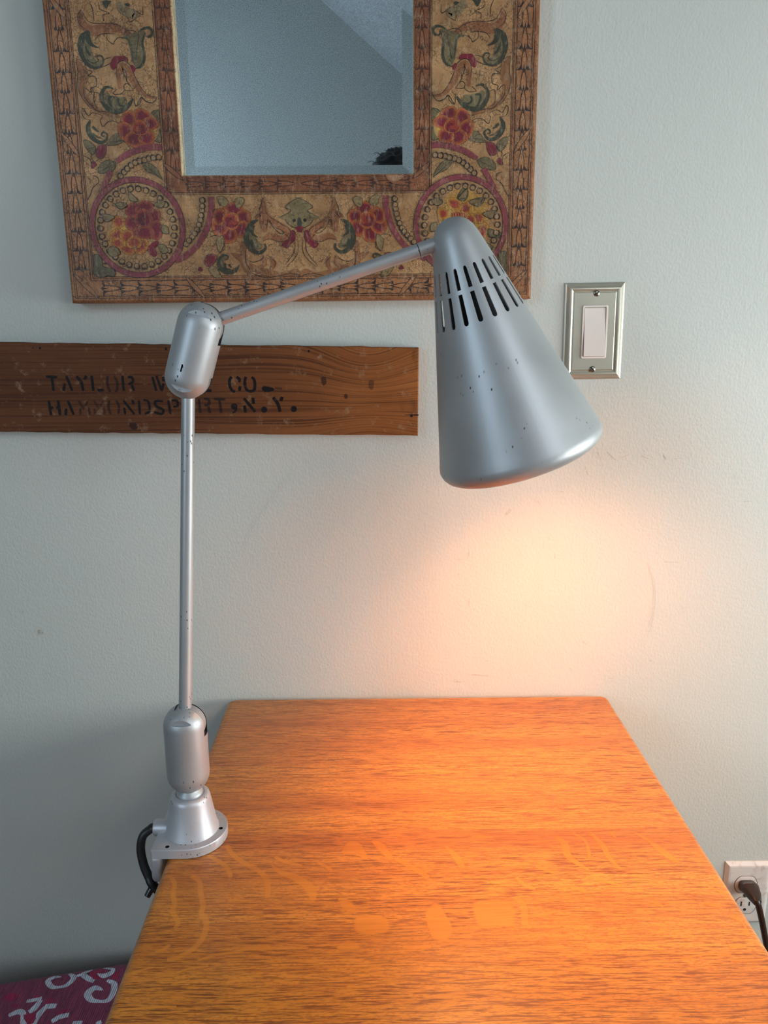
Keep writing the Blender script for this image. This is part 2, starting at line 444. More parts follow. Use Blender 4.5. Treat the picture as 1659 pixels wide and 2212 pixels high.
M['porcelain'] = simple('socket_porcelain', (.62, .62, .55), .3)
M['inner'] = simple('reflector_white', (.80, .77, .73), .5)
_b = NT('bulb_glow'); M['bulb'] = _b.pr(Base_Color=(1, .8, .6), Emission_Color=BULB_RGB, Emission_Strength=BULB_E)
M['skin'] = simple('skin', (.50, .30, .21), .5)
M['hair'] = simple('dark_hair', (.010, .008, .009), .42)
M['cloth'] = simple('dark_cloth', (.06, .07, .09), .9)
M['lipgold'] = simple('gilt_lip', (.52, .43, .25), .35, .4)
M['rawwood'] = simple('raw_wood_back', (.20, .12, .07), .7)

# ------------------------------------------------------------------ the room
def struct(name, mb, mat, sm=None):
    o = mb.build(name, mat, None, sm); o['kind'] = 'structure'; return o
# front wall with small scuffs (thin marks lying on the paint)
wv_, wf_ = MB().box((-1.8, 0.0, 0.0), (1.5, 0.12, 3.05)).V, MB().box((-1.8, 0.0, 0.0), (1.5, 0.12, 3.05)).F
def wall_uv(rg, x, y): p = P(*px(rg, x, y), Y=0.0); return np.array([p[0], p[2]])
wa = Art(wall_uv, lambda u, v, l: (u, -l, v)); wa.pxm = 1600.
SCUFF = (.30, .22, .17, .30); SC2 = (.48, .40, .35, .14)
for pts, wd in [([(795, 235), (808, 275)], 7), ([(418, 465), (445, 438)], 16), ([(620, 560), (626, 582)], 5), ([(651, 645), (652, 670)], 5),
                ([(862, 660), (863, 672)], 5), ([(1165, 686), (1232, 686)], 5), ([(190, 738), (203, 748)], 8), ([(725, 1187), (730, 1205)], 5),
                ([(782, 1060), (803, 1075)], 9), ([(1100, 1151), (1113, 1152)], 6), ([(855, 165), (870, 200)], 4), ([(900, 165), (940, 205)], 4),
                ([(960, 195), (1000, 180)], 4), ([(1060, 185), (1105, 202)], 6), ([(1165, 180), (1180, 205)], 4), ([(1215, 200), (1245, 195)], 4),
                ([(247, 632), (245, 665)], 5), ([(195, 675), (215, 672)], 5), ([(248, 858), (247, 890)], 5), ([(266, 905), (270, 912)], 5),
                ([(1500, 272), (1503, 284)], 5), ([(550, 390), (585, 412)], 4), ([(890, 1236), (930, 1234)], 5), ([(175, 1246), (210, 1252)], 5),
                ([(260, 1215), (340, 1222)], 4), ([(330, 1150), (338, 1154)], 6), ([(665, 352), (700, 355)], 5), ([(1540, 400), (1590, 398)], 4)]:
    wa.stroke('N', pts, wd, SCUFF)
wa.stroke('N', [(770, 595), (800, 650), (815, 740)], 3, SC2); wa.stroke('N', [(1090, 690), (1120, 780), (1120, 900), (1095, 1020)], 3, SC2)
wa.stroke('O', [(240, 1270), (252, 1298)], 20, (.45, .27, .15, .7)); wa.stroke('O', [(84, 652), (90, 662)], 12, (.75, .75, .72, .8))
wa.stroke('O', [(138, 1158), (140, 1170)], 8, SCUFF); wa.stroke('O', [(1040, 140), (1050, 142)], 8, SCUFF); wa.stroke('O', [(1235, 136), (1245, 136)], 6, SCUFF)
wa.stroke('O', [(732, 980), (735, 988)], 6, SCUFF)
wa.stroke('X', [(640, 1010), (590, 1075), (545, 1140), (528, 1195)], 0.9, (.45, .47, .45, .16))
nW = len(wv_); V = list(wv_) + wa.V; F = list(wf_) + [[i + nW for i in f] for f in wa.F]
o = build('wall_front', V, F, M['wall'], None, None, None, [(0, 0, 0, 0)] * len(wf_) + wa.C); o['kind'] = 'structure'

FLATZ = 2.95; xk = SLX + (SL0 - FLATZ) / SLM
struct('floor', MB().box((-1.92, -3.42, -0.08), (1.62, 0.12, 0.0)), M['floor'])
YB = -3.30
cb = MB().box((-1.92, YB, FLATZ), (xk, 0, FLATZ + .1))
def slab(x0, x1, y0, y1):
    cb.put([(x, y, slz(x) + t) for x in (x0, x1) for y in (y0, y1) for t in (0, .1)], [(0, 1, 3, 2), (4, 6, 7, 5), (0, 4, 5, 1), (2, 3, 7, 6), (0, 2, 6, 4), (1, 5, 7, 3)])
slab(xk, SK['x0'], YB, 0); slab(SK['x1'], 1.62, YB, 0); slab(SK['x0'], SK['x1'], YB, SK['y0']); slab(SK['x0'], SK['x1'], SK['y1'], 0)
struct('ceiling', cb, M['ceiling'])
wb = MB()
for x0, x1, y0, y1 in ((SK['x0'], SK['x1'], SK['y0'], SK['y0'] + .04), (SK['x0'], SK['x1'], SK['y1'] - .04, SK['y1']), (SK['x0'], SK['x0'] + .04, SK['y0'], SK['y1']), (SK['x1'] - .04, SK['x1'], SK['y0'], SK['y1'])):
    wb.put([(x, y, slz(x) + t) for x in (x0, x1) for y in (y0, y1) for t in (.005, .05)], [(0, 1, 3, 2), (4, 6, 7, 5), (0, 4, 5, 1), (2, 3, 7, 6), (0, 2, 6, 4), (1, 5, 7, 3)])
o = wb.build('fill_skylight', M['trim'], None, None); o['kind'] = 'structure'  # frame around the added overhead fill
struct('wall_back', MB().box((-1.8, YB - .12, 0), (1.5, YB, 3.05)), M['room'])
def holed_wall(name, x0, x1, H, W, mat):
    b = MB()
    b.box((x0, YB, 0), (x1, 0, W['z0'])); b.box((x0, YB, W['z1']), (x1, 0, H))
    b.box((x0, YB, W['z0']), (x1, W['y0'], W['z1'])); b.box((x0, W['y1'], W['z0']), (x1, 0, W['z1']))
    struct(name, b, mat)
holed_wall('wall_right', 1.5, 1.62, slz(1.5) + .02, RW, M['room'])
holed_wall('wall_left', -1.92, -1.8, 2.97, LW, M['room'])
def window(name, W, xa, xb):
    b = MB(); t = .03
    y0, y1, z0, z1 = W['y0'], W['y1'], W['z0'], W['z1']
    b.box((xa, y0, z0), (xb, y0 + t, z1)); b.box((xa, y1 - t, z0), (xb, y1, z1)); b.box((xa, y0, z0), (xb, y1, z0 + t)); b.box((xa, y0, z1 - t), (xb, y1, z1))
    ym = (y0 + y1) / 2; b.box((xa, ym - .012, z0), (xb, ym + .012, z1))
    o = b.build(name, M['trim'], None, None); o['kind'] = 'structure'
window('window_1', RW, 1.505, 1.54); window('fill_window_2', LW, -1.84, -1.805)  # the left one is added to frame the fill light
for nm, a, b in (('baseboard_front', (-1.8, -.014, 0), (1.5, 0, .11)), ('baseboard_back', (-1.8, YB, 0), (1.5, YB + .014, .11)),
                 ('baseboard_left', (-1.8, YB, 0), (-1.786, 0, .11)), ('baseboard_right', (1.486, YB, 0), (1.5, 0, .11))):
    struct(nm, MB().box(a, b), M['trim'])

# ------------------------------------------------------------------ oak desk
ZT = 0.7364; DX0, DX1, DY0, DY1 = -0.2095, 0.3335, -0.92, -0.006; TH = 0.026
desk = thing('oak_desk', 'narrow orange oak desk with rounded edges standing end-on against the wall', 'desk', ((DX0 + DX1) / 2, (DY0 + DY1) / 2, 0))
def rrect(x0, y0, x1, y1, r, n=5):
    out = []
    for cx, cy, a0 in ((x1 - r, y1 - r, 0), (x0 + r, y1 - r, 90), (x0 + r, y0 + r, 180), (x1 - r, y0 + r, 270)):
        for k in range(n + 1):
            a = math.radians(a0 + 90 * k / n); out.append((cx + r * math.cos(a), cy + r * math.sin(a)))
    return out
loops = []; R_E = .0075
for ins, z in [(R_E * (1 - math.sin(a)), ZT - R_E * (1 - math.cos(a))) for a in np.linspace(0, math.pi / 2, 5)] + [(0, ZT - TH + .004), (.004, ZT - TH)]:
    loops.append([(x, y, z) for x, y in rrect(DX0 + ins, DY0 + ins, DX1 - ins, DY1 - ins, .012 - min(ins, .008))])
V = [p for l in loops for p in l]; n = len(loops[0]); F = [tuple(range(n))]
for i in range(len(loops) - 1):
    for k in range(n): F.append((i * n + k, (i + 1) * n + k, (i + 1) * n + (k + 1) % n, i * n + (k + 1) % n))
F.append(tuple(range((len(loops) - 1) * n, len(loops) * n))[::-1])
def desk_uv(rg, x, y): p = P(*px(rg, x, y), Z=ZT); return np.array([p[0], p[1]])
da = Art(desk_uv, lambda u, v, l: (min(max(u, DX0 + .0085), DX1 - .0085), v, ZT + l), 3e-6); da.pxm = 2200.
ONE, ZER = (1, 1, 1, 1), (0, 0, 0, 1)
FL = [('K', [(470, 265), (490, 300), (480, 360), (490, 420), (480, 470), (510, 530), (490, 570)], 34), ('K', [(590, 255), (640, 290), (645, 350), (660, 430), (650, 480), (680, 530), (660, 620), (600, 690), (500, 745), (445, 755)], 38),
      ('K', [(690, 135), (760, 170), (810, 215), (825, 265)], 36), ('K', [(800, 70), (840, 130), (920, 185), (1000, 230), (1045, 290), (1045, 385)], 42),
      ('K', [(1090, 140), (1150, 170), (1250, 195)], 34), ('K', [(1070, 190), (1130, 235), (1220, 270), (1300, 330), (1320, 405)], [15, 45, 65, 80, 30]),
      ('K', [(1350, 180), (1400, 200), (1430, 230)], 32), ('K', [(1470, 390), (1520, 420), (1550, 470)], [20, 70, 40]), ('K', [(220, 835), (300, 815), (365, 800)], 16),
      ('K', [(380, 710), (430, 690), (460, 665)], 26), ('K', [(630, 760), (720, 730), (860, 710), (950, 690), (1290, 685)], [12, 22, 24, 24, 10]),
      ('K', [(470, 905), (580, 875)], 15), ('K', [(500, 835), (590, 805), (690, 795)], 15), ('K', [(190, 950), (290, 935)], 13), ('K', [(150, 1060), (330, 1040), (500, 1035)], 15),
      ('K', [(320, 970), (440, 965)], 12), ('K', [(800, 890), (940, 865)], 14),
      ('L', [(290, 180), (340, 220), (400, 290)], [30, 75, 40]), ('L', [(430, 290), (540, 350), (620, 400)], 46), ('L', [(730, 220), (790, 280), (830, 350)], [20, 58, 44]),
      ('L', [(880, 160), (1010, 160)], 32), ('L', [(1150, 400), (1200, 450), (1260, 470)], 32), ('L', [(1140, 520), (1190, 570), (1200, 690)], 44), ('L', [(470, 820), (640, 815)], 30),
      ('M', [(160, 960), (215, 1000), (245, 1090), (380, 1180)], [40, 66, 66, 20]), ('M', [(270, 930), (360, 990), (385, 1110)], 30), ('M', [(390, 925), (470, 1010), (520, 1100), (600, 1180)], [25, 55, 44, 15]),
      ('M', [(520, 920), (560, 960)], 28), ('M', [(690, 930), (780, 980), (880, 1060), (980, 1130)], [25, 38, 76, 30]), ('M', [(800, 1385), (880, 1425)], 34), ('M', [(1180, 1290), (1290, 1335)], 26),
      ('M', [(1150, 1395), (1270, 1430)], 34), ('M', [(1330, 1485), (1420, 1520), (1450, 1580), (1420, 1610)], 56), ('M', [(1320, 1685), (1430, 1690)], 34), ('M', [(1000, 1780), (1120, 1750), (1330, 1745)], 17),
      ('M', [(1330, 1790), (1560, 1780)], 18), ('M', [(400, 1230), (600, 1285)], 28), ('M', [(230, 1280), (360, 1320)], 46), ('M', [(20, 1150), (150, 1200)], 40)]
for rg, p, wd in FL: da.stroke(rg, p, wd, ONE, ZER)
for rg, p in [('L', [(100, 260), (140, 190), (215, 195), (265, 290), (180, 270)]), ('L', [(895, 545), (1000, 535), (1130, 560), (1140, 690), (1020, 700), (925, 700), (885, 600)]),
              ('L', [(635, 570), (680, 555), (740, 640), (770, 710), (740, 780), (680, 785), (640, 760), (600, 620)]), ('L', [(190, 630), (300, 625), (380, 650), (380, 735), (190, 735)]),
              ('L', [(90, 540), (150, 545), (195, 590), (160, 610), (110, 590)]), ('L', [(70, 830), (130, 780), (190, 790), (210, 830)])]:
    da.blob(rg, p, ONE, ZER, grow=.8)
nv = len(V); nf = len(F)
top = build('tabletop', V + da.V, F + [[i + nv for i in f] for f in da.F], M['oak'], desk, None, None, [ZER] * nf + da.C, 'fleck')
top.data.polygons.foreach_set('use_smooth', [0 < i < nf - 1 for i in range(len(top.data.polygons))]); top.data.set_sharp_from_angle(angle=math.radians(50))
def oakbox(name, a, b, bw=.002):
    o = MB().box(a, b).build(name, M['oak'], desk, None); bevel(o, bw, 2)
    c = o.data.color_attributes.new('fleck', 'FLOAT_COLOR', 'CORNER'); c.data.foreach_set('color', [0, 0, 0, 1] * len(c.data)); return o
zu = ZT - TH
for x in (DX0 + .03, DX1 - .075):
    for y in (DY0 + .03, DY1 - .075): oakbox('leg', (x, y, 0), (x + .045, y + .045, zu), .003)
oakbox('apron', (DX0 + .075, DY1 - .065, zu - .09), (DX1 - .075, DY1 - .045, zu)); oakbox('apron', (DX0 + .075, DY0 + .045, zu - .09), (DX1 - .075, DY0 + .065, zu))
oakbox('apron', (DX0 + .042, DY0 + .075, zu - .09), (DX0 + .062, DY1 - .075, zu)); oakbox('apron', (DX1 - .062, DY0 + .075, zu - .09), (DX1 - .042, DY1 - .075, zu))

# ------------------------------------------------------------------ clamp lamp
BX, BY = -0.1905, -0.3130
lamp = thing('desk_lamp', 'silver grey jointed work lamp with slotted cone shade clamped to desk edge', 'lamp', (BX, BY, ZT))
ZP = ZT + .0006
# base plate: round on the desk side, square where it overhangs the edge
rp = .036; outl = [(BX + rp * math.cos(a), BY + rp * math.sin(a)) for a in np.linspace(-math.pi / 2, math.pi / 2, 33)] + [(BX - .0325, BY + rp), (BX - .0335, BY + rp - .001), (BX - .0335, BY - rp + .001), (BX - .0325, BY - rp)]
def prism(outl, z0, z1, ch=.0):
    n = len(outl); cx = sum(p[0] for p in outl) / n; cy = sum(p[1] for p in outl) / n
    ins = lambda p: (p[0] + (cx - p[0]) * ch / .036, p[1] + (cy - p[1]) * ch / .036)
    L = [[(x, y, z0) for x, y in outl], [(x, y, z1 - ch) for x, y in outl], [(*ins(p), z1) for p in outl]]
    V = [p for l in L for p in l]; F = [tuple(range(n))[::-1], tuple(range(2 * n, 3 * n))]
    for i in range(2):
        for k in range(n): F.append((i * n + k, i * n + (k + 1) % n, (i + 1) * n + (k + 1) % n, (i + 1) * n + k))
    return V, F
plate = MB().put(*prism(outl, ZP, ZP + .0098, .0009)).build('base_plate', M['cast'], lamp)
cut = []
for dx, dy in ((-.018, -.0305), (.030, -.002), (-.018, .0305)):
    cut.append(MB().lathe([(0, -.004), (.0021, -.004), (.0021, .004), (0, .004)], (BX + dx, BY + dy, ZP + .0103), n=20).build('cutter', M['dark'], None))
boolean(plate, cut)
MB().lathe([(.0275, .0), (.0275, .001), (.0262, .003), (.0205, .036), (.0195, .0395), (.0172, .0415), (.0150, .0418), (.0142, .0418), (.0142, .030)],
           (BX, BY, ZP + .0090), n=64).build('base_housing', M['cast'], lamp, 50)
zc0 = ZP + .0090 + .0405
MB().lathe([(0, -.008), (.0135, -.008), (.0138, .0015), (.0128, .004), (.0105, .006), (.010, .008), (.0112, .0105), (0, .0105)], (BX, BY, zc0), n=48).build('swivel_neck', M['grey'], lamp, 50)
gz = P(345, 1787, Y=BY)[2]
gl = MB().lathe([(0, 0), (.0085, 0), (.0085, .018), (.0078, .0195), (.0055, .0195), (.0055, .012), (0, .012)], (BX - .0195, BY, gz), (-1, 0, 0), 40, (0, 0, 1)).build('cord_gland', M['cast'], lamp)
MB().lathe([(0, 0), (.0045, 0), (.0045, .006), (.003, .0075), (0, .0075)], (BX - .017, BY + .012, gz + .012), (-.8, .5, 0), 24, (0, 0, 1)).build('set_screw', M['cast'], lamp)
# capsule joints
def capsule_prof(r, half, n=12):
    c = half - r; out = []
    for k in range(n + 1): a = -math.pi / 2 + math.pi / 2 * k / n; out.append((r * math.cos(a), -c + r * math.sin(a)))
    for k in range(n + 1): a = math.pi / 2 * k / n; out.append((r * math.cos(a), c + r * math.sin(a)))
    return out
def joint(name, ctr, ax, r, half, lower_slit, upper_slit, notches, slot=False):
    """capsule shell with the swing slits, screw pockets and slot cut out"""
    A, B, Cc = frame(ax, (0, -1, 0)); S = np.cross(Cc, A)          # A faces the room, S sideways
    if S[0] < 0: S = -S
    ctr = np.array(ctr, float)
    o = MB().lathe(capsule_prof(r, half, 14), ctr, ax, 72).build(name, M['grey'], lamp)
    def obox(s0, s1, a0, a1, h0, h1, mt='dark'):
        V = [ctr + S * s + A * a + Cc * h for s in (s0, s1) for a in (a0, a1) for h in (h0, h1)]
        F = [(0, 1, 3, 2), (4, 6, 7, 5), (0, 4, 5, 1), (2, 3, 7, 6), (0, 2, 6, 4), (1, 5, 7, 3)]
        if np.cross(S, A) @ Cc < 0: F = [f[::-1] for f in F]
        return MB().put(V, F).build('cutter', M[mt], None, None)
    cs = []
    if upper_slit: cs.append(obox(*upper_slit))
    if lower_slit: cs.append(obox(*lower_slit))
    for sgn in notches:
        h0, h1 = (.0335 * half / .0465, half + .01) if sgn > 0 else (-half - .01, -.0335 * half / .0465)
        cs.append(obox(-.03, .03, .0168 * r / .0215, .04, h0, h1, 'grey'))
    if slot: cs.append(obox(-.0040, -.0026, r - .006, r + .01, -.0195, -.0125))
    boolean(o, cs)
    return A, S, Cc
rj = .0213
z0c = zc0 + .0040; half = .0475; zc = z0c + half
sl = .0066
lo_ctr = np.array([BX, BY, zc])
A1, S1, C1 = joint('lower_joint', lo_ctr, (0, 0, 1), rj, half, None, (-.0082, .03, -sl, sl, half - .031, half + .02), (1,))
LP = lo_ctr + C1 * (half - rj)
YU = -.288
up_ctr = P(420.3, 758.5, Y=YU); a_ = P(433.5, 704, Y=YU); b_ = P(407, 813, Y=YU); uax = (a_ - b_) / np.linalg.norm(a_ - b_)
ru, hu = .0214, .0455
A2, S2, C2 = joint('upper_joint', up_ctr, uax, ru, hu, (-.0085, .03, -sl, sl, -hu - .02, -hu + .026), (-.004, .03, -sl, sl, hu - .034, hu + .02), (1, -1), True)
UL = up_ctr - C2 * (hu - ru); UU = up_ctr + C2 * (hu - ru)
ARM_E = P(903, 541.5, Y=-.2752); ARM_T = P(952, 524.5, Y=-.2735)
def pivot(name, c, nrm): MB().lathe([(0, -.0062), (.0190, -.0062), (.0199, -.0053), (.0199, .0053), (.0190, .0062), (0, .0062)], c, nrm, 48, (0, 0, 1)).build(name, M['grey'], lamp)
pivot('pivot_disc', LP, A1); pivot('pivot_disc', UL, A2); pivot('pivot_disc', UU, A2)
MB().tube([LP, UL], .00625, 28).build('pole', M['arm'], lamp)
dA = (ARM_E - UU) / np.linalg.norm(ARM_E - UU)
MB().tube([UU, ARM_E], .00612, 28).build('arm', M['arm'], lamp)
dT = (ARM_T - ARM_E) / np.linalg.norm(ARM_T - ARM_E)
MB().tube([ARM_E - dA * .002, ARM_E + dT * .0012], .0055, 24).build('arm_seam', M['dark'], lamp)
MB().tube([ARM_E + dT * .0006, ARM_T + dT * .006], .00645, 28).build('shade_stem', M['arm'], lamp)
# cone shade with two rings of long slots
SA = P(970, 470.5, Y=-.2740); SB = P(1120.7, 966.6, Y=-.2600)
sax = SA - SB; SLEN = np.linalg.norm(sax); sax /= SLEN; KS = SLEN / 1795.0
tocam = CAM - (SA + SB) / 2; SAx, SBx, _c = frame(sax, tocam)
prof = [(548, -88), (570, -92), (598, -86), (624, -68), (643, -40), (652, 0), (643, 40)] + [(652 - .2905 * s, s) for s in (90, 200, 330, 470, 600, 720, 830, 920)]
lo0, lo1, hi0, hi1 = 1053., 1272., 1302., 1453.
rows = [('p', r, s) for r, s in prof] + [('a', None, lo0), ('b', None, lo0 + 14), ('p', 652 - .2905 * 1125, 1125), ('p', 652 - .2905 * 1198, 1198), ('p', 652 - .2905 * lo1, lo1), ('p', 652 - .2905 * hi0, hi0),
        ('p', 652 - .2905 * 1352, 1352), ('p', 652 - .2905 * 1398, 1398), ('c', None, hi1 - 14), ('d', None, hi1)] + \
       [('p', r, s) for r, s in ((222, 1482), (206, 1535), (191, 1590), (172, 1650), (154, 1698), (130, 1736), (101, 1764), (66, 1783), (30, 1793))]
NC = 20; sub = [-3.05, -2.1, -.85, .85, 2.1, 3.05, 6, 9, 12]; angs = []
for c in range(NC):
    for a in sub: angs.append((c, a))
V = []; NA = len(angs)
for kind, r, s in rows:
    for c, a in angs:
        ss = s
        if kind in 'abcd':
            inslot = abs(a) <= 3.06
            bulge = math.sqrt(max(0, 3.05 ** 2 - a * a)) / 3.05 * 17 if inslot else 0.
            if kind == 'a': ss = lo0 + 19 - bulge if inslot else lo0
            if kind == 'b': ss = lo0 + 22
            if kind == 'c': ss = hi1 - 20
            if kind == 'd': ss = hi1 - 17 + bulge if inslot else hi1
        rr = r if r is not None else 652 - .2905 * ss
        th = math.radians(1.0 + 18 * c + a)
        V.append(SB + sax * ss * KS + rr * KS * (SAx * math.cos(th) + SBx * math.sin(th)))
F = []
ia = [i for i, q in enumerate(rows) if q[0] == 'a'][0]; i1 = ia + 4; i2 = i1 + 1; idd = [i for i, q in enumerate(rows) if q[0] == 'd'][0]
for i in range(len(rows) - 1):
    hole = (ia <= i < i1) or (i2 <= i < idd)
    for k in range(NA):
        a = angs[k][1]
        if hole and -3.06 <= a < 3.0: continue
        k2 = (k + 1) % NA; F.append((i * NA + k, i * NA + k2, (i + 1) * NA + k2, (i + 1) * NA + k))
V.append(SB + sax * 1796 * KS); top_i = len(V) - 1; base = (len(rows) - 1) * NA
for k in range(NA): F.append((base + k, base + (k + 1) % NA, top_i))
shade = build('shade', V, F, [M['shade'], M['inner']], lamp, 50)
sd = shade.modifiers.new('wall', 'SOLIDIFY'); sd.thickness = .0013; sd.offset = -1; sd.material_offset = 1; sd.material_offset_rim = 0
bake(shade, 40)
# parts inside the shade: added black baffle blocking light to the slots, porcelain socket, bulb
MB().lathe([(0, 1440 * KS), (150 * KS, 1440 * KS), (165 * KS, 1400 * KS), (236 * KS, 1030 * KS), (374 * KS, 940 * KS), (367 * KS, 932 * KS), (230 * KS, 1010 * KS), (0, 1010 * KS)], SB, sax, 48, SAx).build('slot_baffle', M['dark'], lamp)
sk = MB().lathe([(0, 1250 * KS), (.019, 1245 * KS), (.021, 960 * KS), (.0165, 950 * KS), (0, 950 * KS)], SB, sax, 40, SAx).build('socket', M['porcelain'], lamp)
b0 = 540 * KS
bul = MB().lathe([(0, b0 - .032)] + [(.031 * math.sin(a), b0 - .031 * math.cos(a)) for a in np.linspace(.2, 2.25, 14)] + [(.0165, b0 + .036), (.0135, b0 + .050), (.0135, 1060 * KS), (0, 1060 * KS)], SB, sax, 36, SAx).build('bulb', M['bulb'], lamp, 60)
# clamp under the plate and the black cord
cl = MB(); ct = [(-.0125, .0), (.0125, .0), (.0125, -.022)] + [(.0125 * math.cos(a), -.022 - .0125 * math.sin(a)) for a in np.linspace(.2, math.pi - .2, 12)] + [(-.0125, -.022)]
xk0, xk1 = DX0 - .0165, DX0 - .0050; ycl = BY - .022
n = len(ct); Vc = [(x, ycl + c[0], ZP + .0005 + c[1]) for x in (xk0, xk1) for c in ct]
Fc = [tuple(range(n)), tuple(range(n, 2 * n))[::-1]] + [(k, n + k, n + (k + 1) % n, (k + 1) % n) for k in range(n)]
bevel(MB().put(Vc, Fc).build('clamp_tongue', M['cast'], lamp, None), .0038, 3)
cj = MB().box((xk0 + .004, BY - .009, ZT - TH - .034), (xk1, BY + .009, ZP + .0004)); cj.box((xk0 + .004, BY - .009, ZT - TH - .034), (DX0 + .036, BY + .009, ZT - TH - .027))
bevel(cj.build('clamp_jaw', M['cast'], lamp, None), .001, 2)
MB().lathe([(0, 0), (.008, 0), (.008, .003), (.0035, .003), (.0035, -.05), (.011, -.05), (.011, -.058), (0, -.058)], (DX0 + .024, BY, ZT - TH - .0035), n=24).build('clamp_screw', M['screw'], lamp)
yc = BY - .004
cp = [np.array([BX - .030, BY, gz]), np.array([BX - .0405, BY, gz]), P(325, 1791, Y=yc), P(309, 1806, Y=yc - .003), P(304, 1833, Y=yc - .006), P(310, 1866, Y=yc - .010), P(321, 1893, Y=yc - .014), P(333, 1915, Y=yc - .018)]
cp += [np.array([DX0 + .0, cp[-1][1] + .004, ZT - TH - .042]), np.array([DX0 + .02, cp[-1][1] + .03, ZT - TH - .085]), np.array([DX0 + .03, -.2, .35]), np.array([DX0 + .05, -.12, .05]), np.array([DX0 + .12, -.10, .006]), np.array([DX0 + .3, -.10, .006])]
MB().tube(cp, .0044, 16, 10).build('cord', M['black'], lamp, 60)
e0 = P(335, 1905, Y=yc - .016); e1 = P(318, 1936, Y=yc - .022)
MB().tube([e0, (e0 + e1) / 2, e1], [.0036, .0036, .0032], 14, 4).build('cord_end', simple('cord_sleeve_gloss', (.02, .02, .022), .18), lamp)

# ------------------------------------------------------------------ painted mirror
T = .028
BLc = P(155, 655, Y=-T); BRc = P(1147, 645, Y=-T)
O_ = (BLc + BRc) / 2; eu = (BRc - BLc); FW = np.linalg.norm(eu) / 2; eu /= np.linalg.norm(eu); ev = np.array([-eu[2], 0, eu[0]])
def fr_uv(rg, x, y):
    d = P(*px(rg, x, y), Y=-T) - O_; return np.array([d @ eu, d @ ev])
def fr3(u, v, l=0.0): return O_ + eu * u + ev * v + np.array([0, -l, 0])
OPN = fr_uv('X', 640, 377)[1]; OPU = (fr_uv('X', 893, 100)[0] - fr_uv('X', 376, 100)[0]) / 2; OU0 = (fr_uv('X', 893, 200)[0] + fr_uv('X', 382, 200)[0]) / 2
OPU = abs(fr_uv('X', 893, 200)[0] - OU0)
VC = fr_uv('X', 300, -28)[1]; FH = 2 * VC                     # the frame is symmetric above and below
mir = thing('wall_mirror', 'rectangular wall mirror in wide gold painted floral frame above the pine board', 'mirror', fr3(0, 0))
GOLD = (.48, .275, .120, 1); COP = (.37, .160, .062, 1); INN = (.265, .098, .040, 1)
class Rect:
    def __init__(s, u0, v0, u1, v1): s.q = [(u0, v0), (u1, v0), (u1, v1), (u0, v1)]
def rring(ins, d): return [(u, v, d) for u, v in Rect(-FW + ins, ins, FW - ins, FH - ins).q]
hole = [(OU0 - OPU, OPN), (OU0 + OPU, OPN), (OU0 + OPU, FH - OPN), (OU0 - OPU, FH - OPN)]
def hring(ins, d): return [(OU0 + (u - OU0) * (OPU + ins) / OPU, v + (-ins if v < VC else ins), d) for u, v in hole]
rings = [(rring(.0, -T), COP), (rring(.0, -.003), COP), (rring(.0012, -.0006), COP), (rring(.003, 0), COP), (rring(.031, 0), GOLD), (hring(.0215, 0), GOLD), (hring(.0205, 0), INN), (hring(.0008, 0), INN), (hring(0, -.0008), (.5, .33, .14, 1)), (hring(0, -.0135), (.62, .52, .30, 1))]
V = [fr3(u, v, d) for r, c in rings for u, v, d in r]; F = []; Cl = []
for i in range(len(rings) - 1):
    for k in range(4): F.append((i * 4 + k, i * 4 + (k + 1) % 4, (i + 1) * 4 + (k + 1) % 4, (i + 1) * 4 + k)); Cl.append(rings[i][1] if i < 7 else rings[i + 1][1])
fa = Art(fr_uv, lambda u, v, l: fr3(u, v, l), 4e-6); fa.pxm = 1760.
ALL4 = [(1, 1), (-1, 1), (1, -1), (-1, -1)]; fa.mirrors = ALL4; fa.vc = VC
GRN = (.045, .052, .030, 1); GRN2 = (.085, .088, .052, 1); OLV = (.185, .150, .072, 1); PNK = (.270, .055, .070, 1); CRM = (.215, .012, .030, 1); BRN = (.30, .135, .052, 1)
ORG = (.52, .16, .035, 1); YEL = (.60, .36, .05, 1); RED = (.36, .045, .025, 1); LIT = (.46, .24, .10, 1); LIN = (.33, .135, .055, 1)
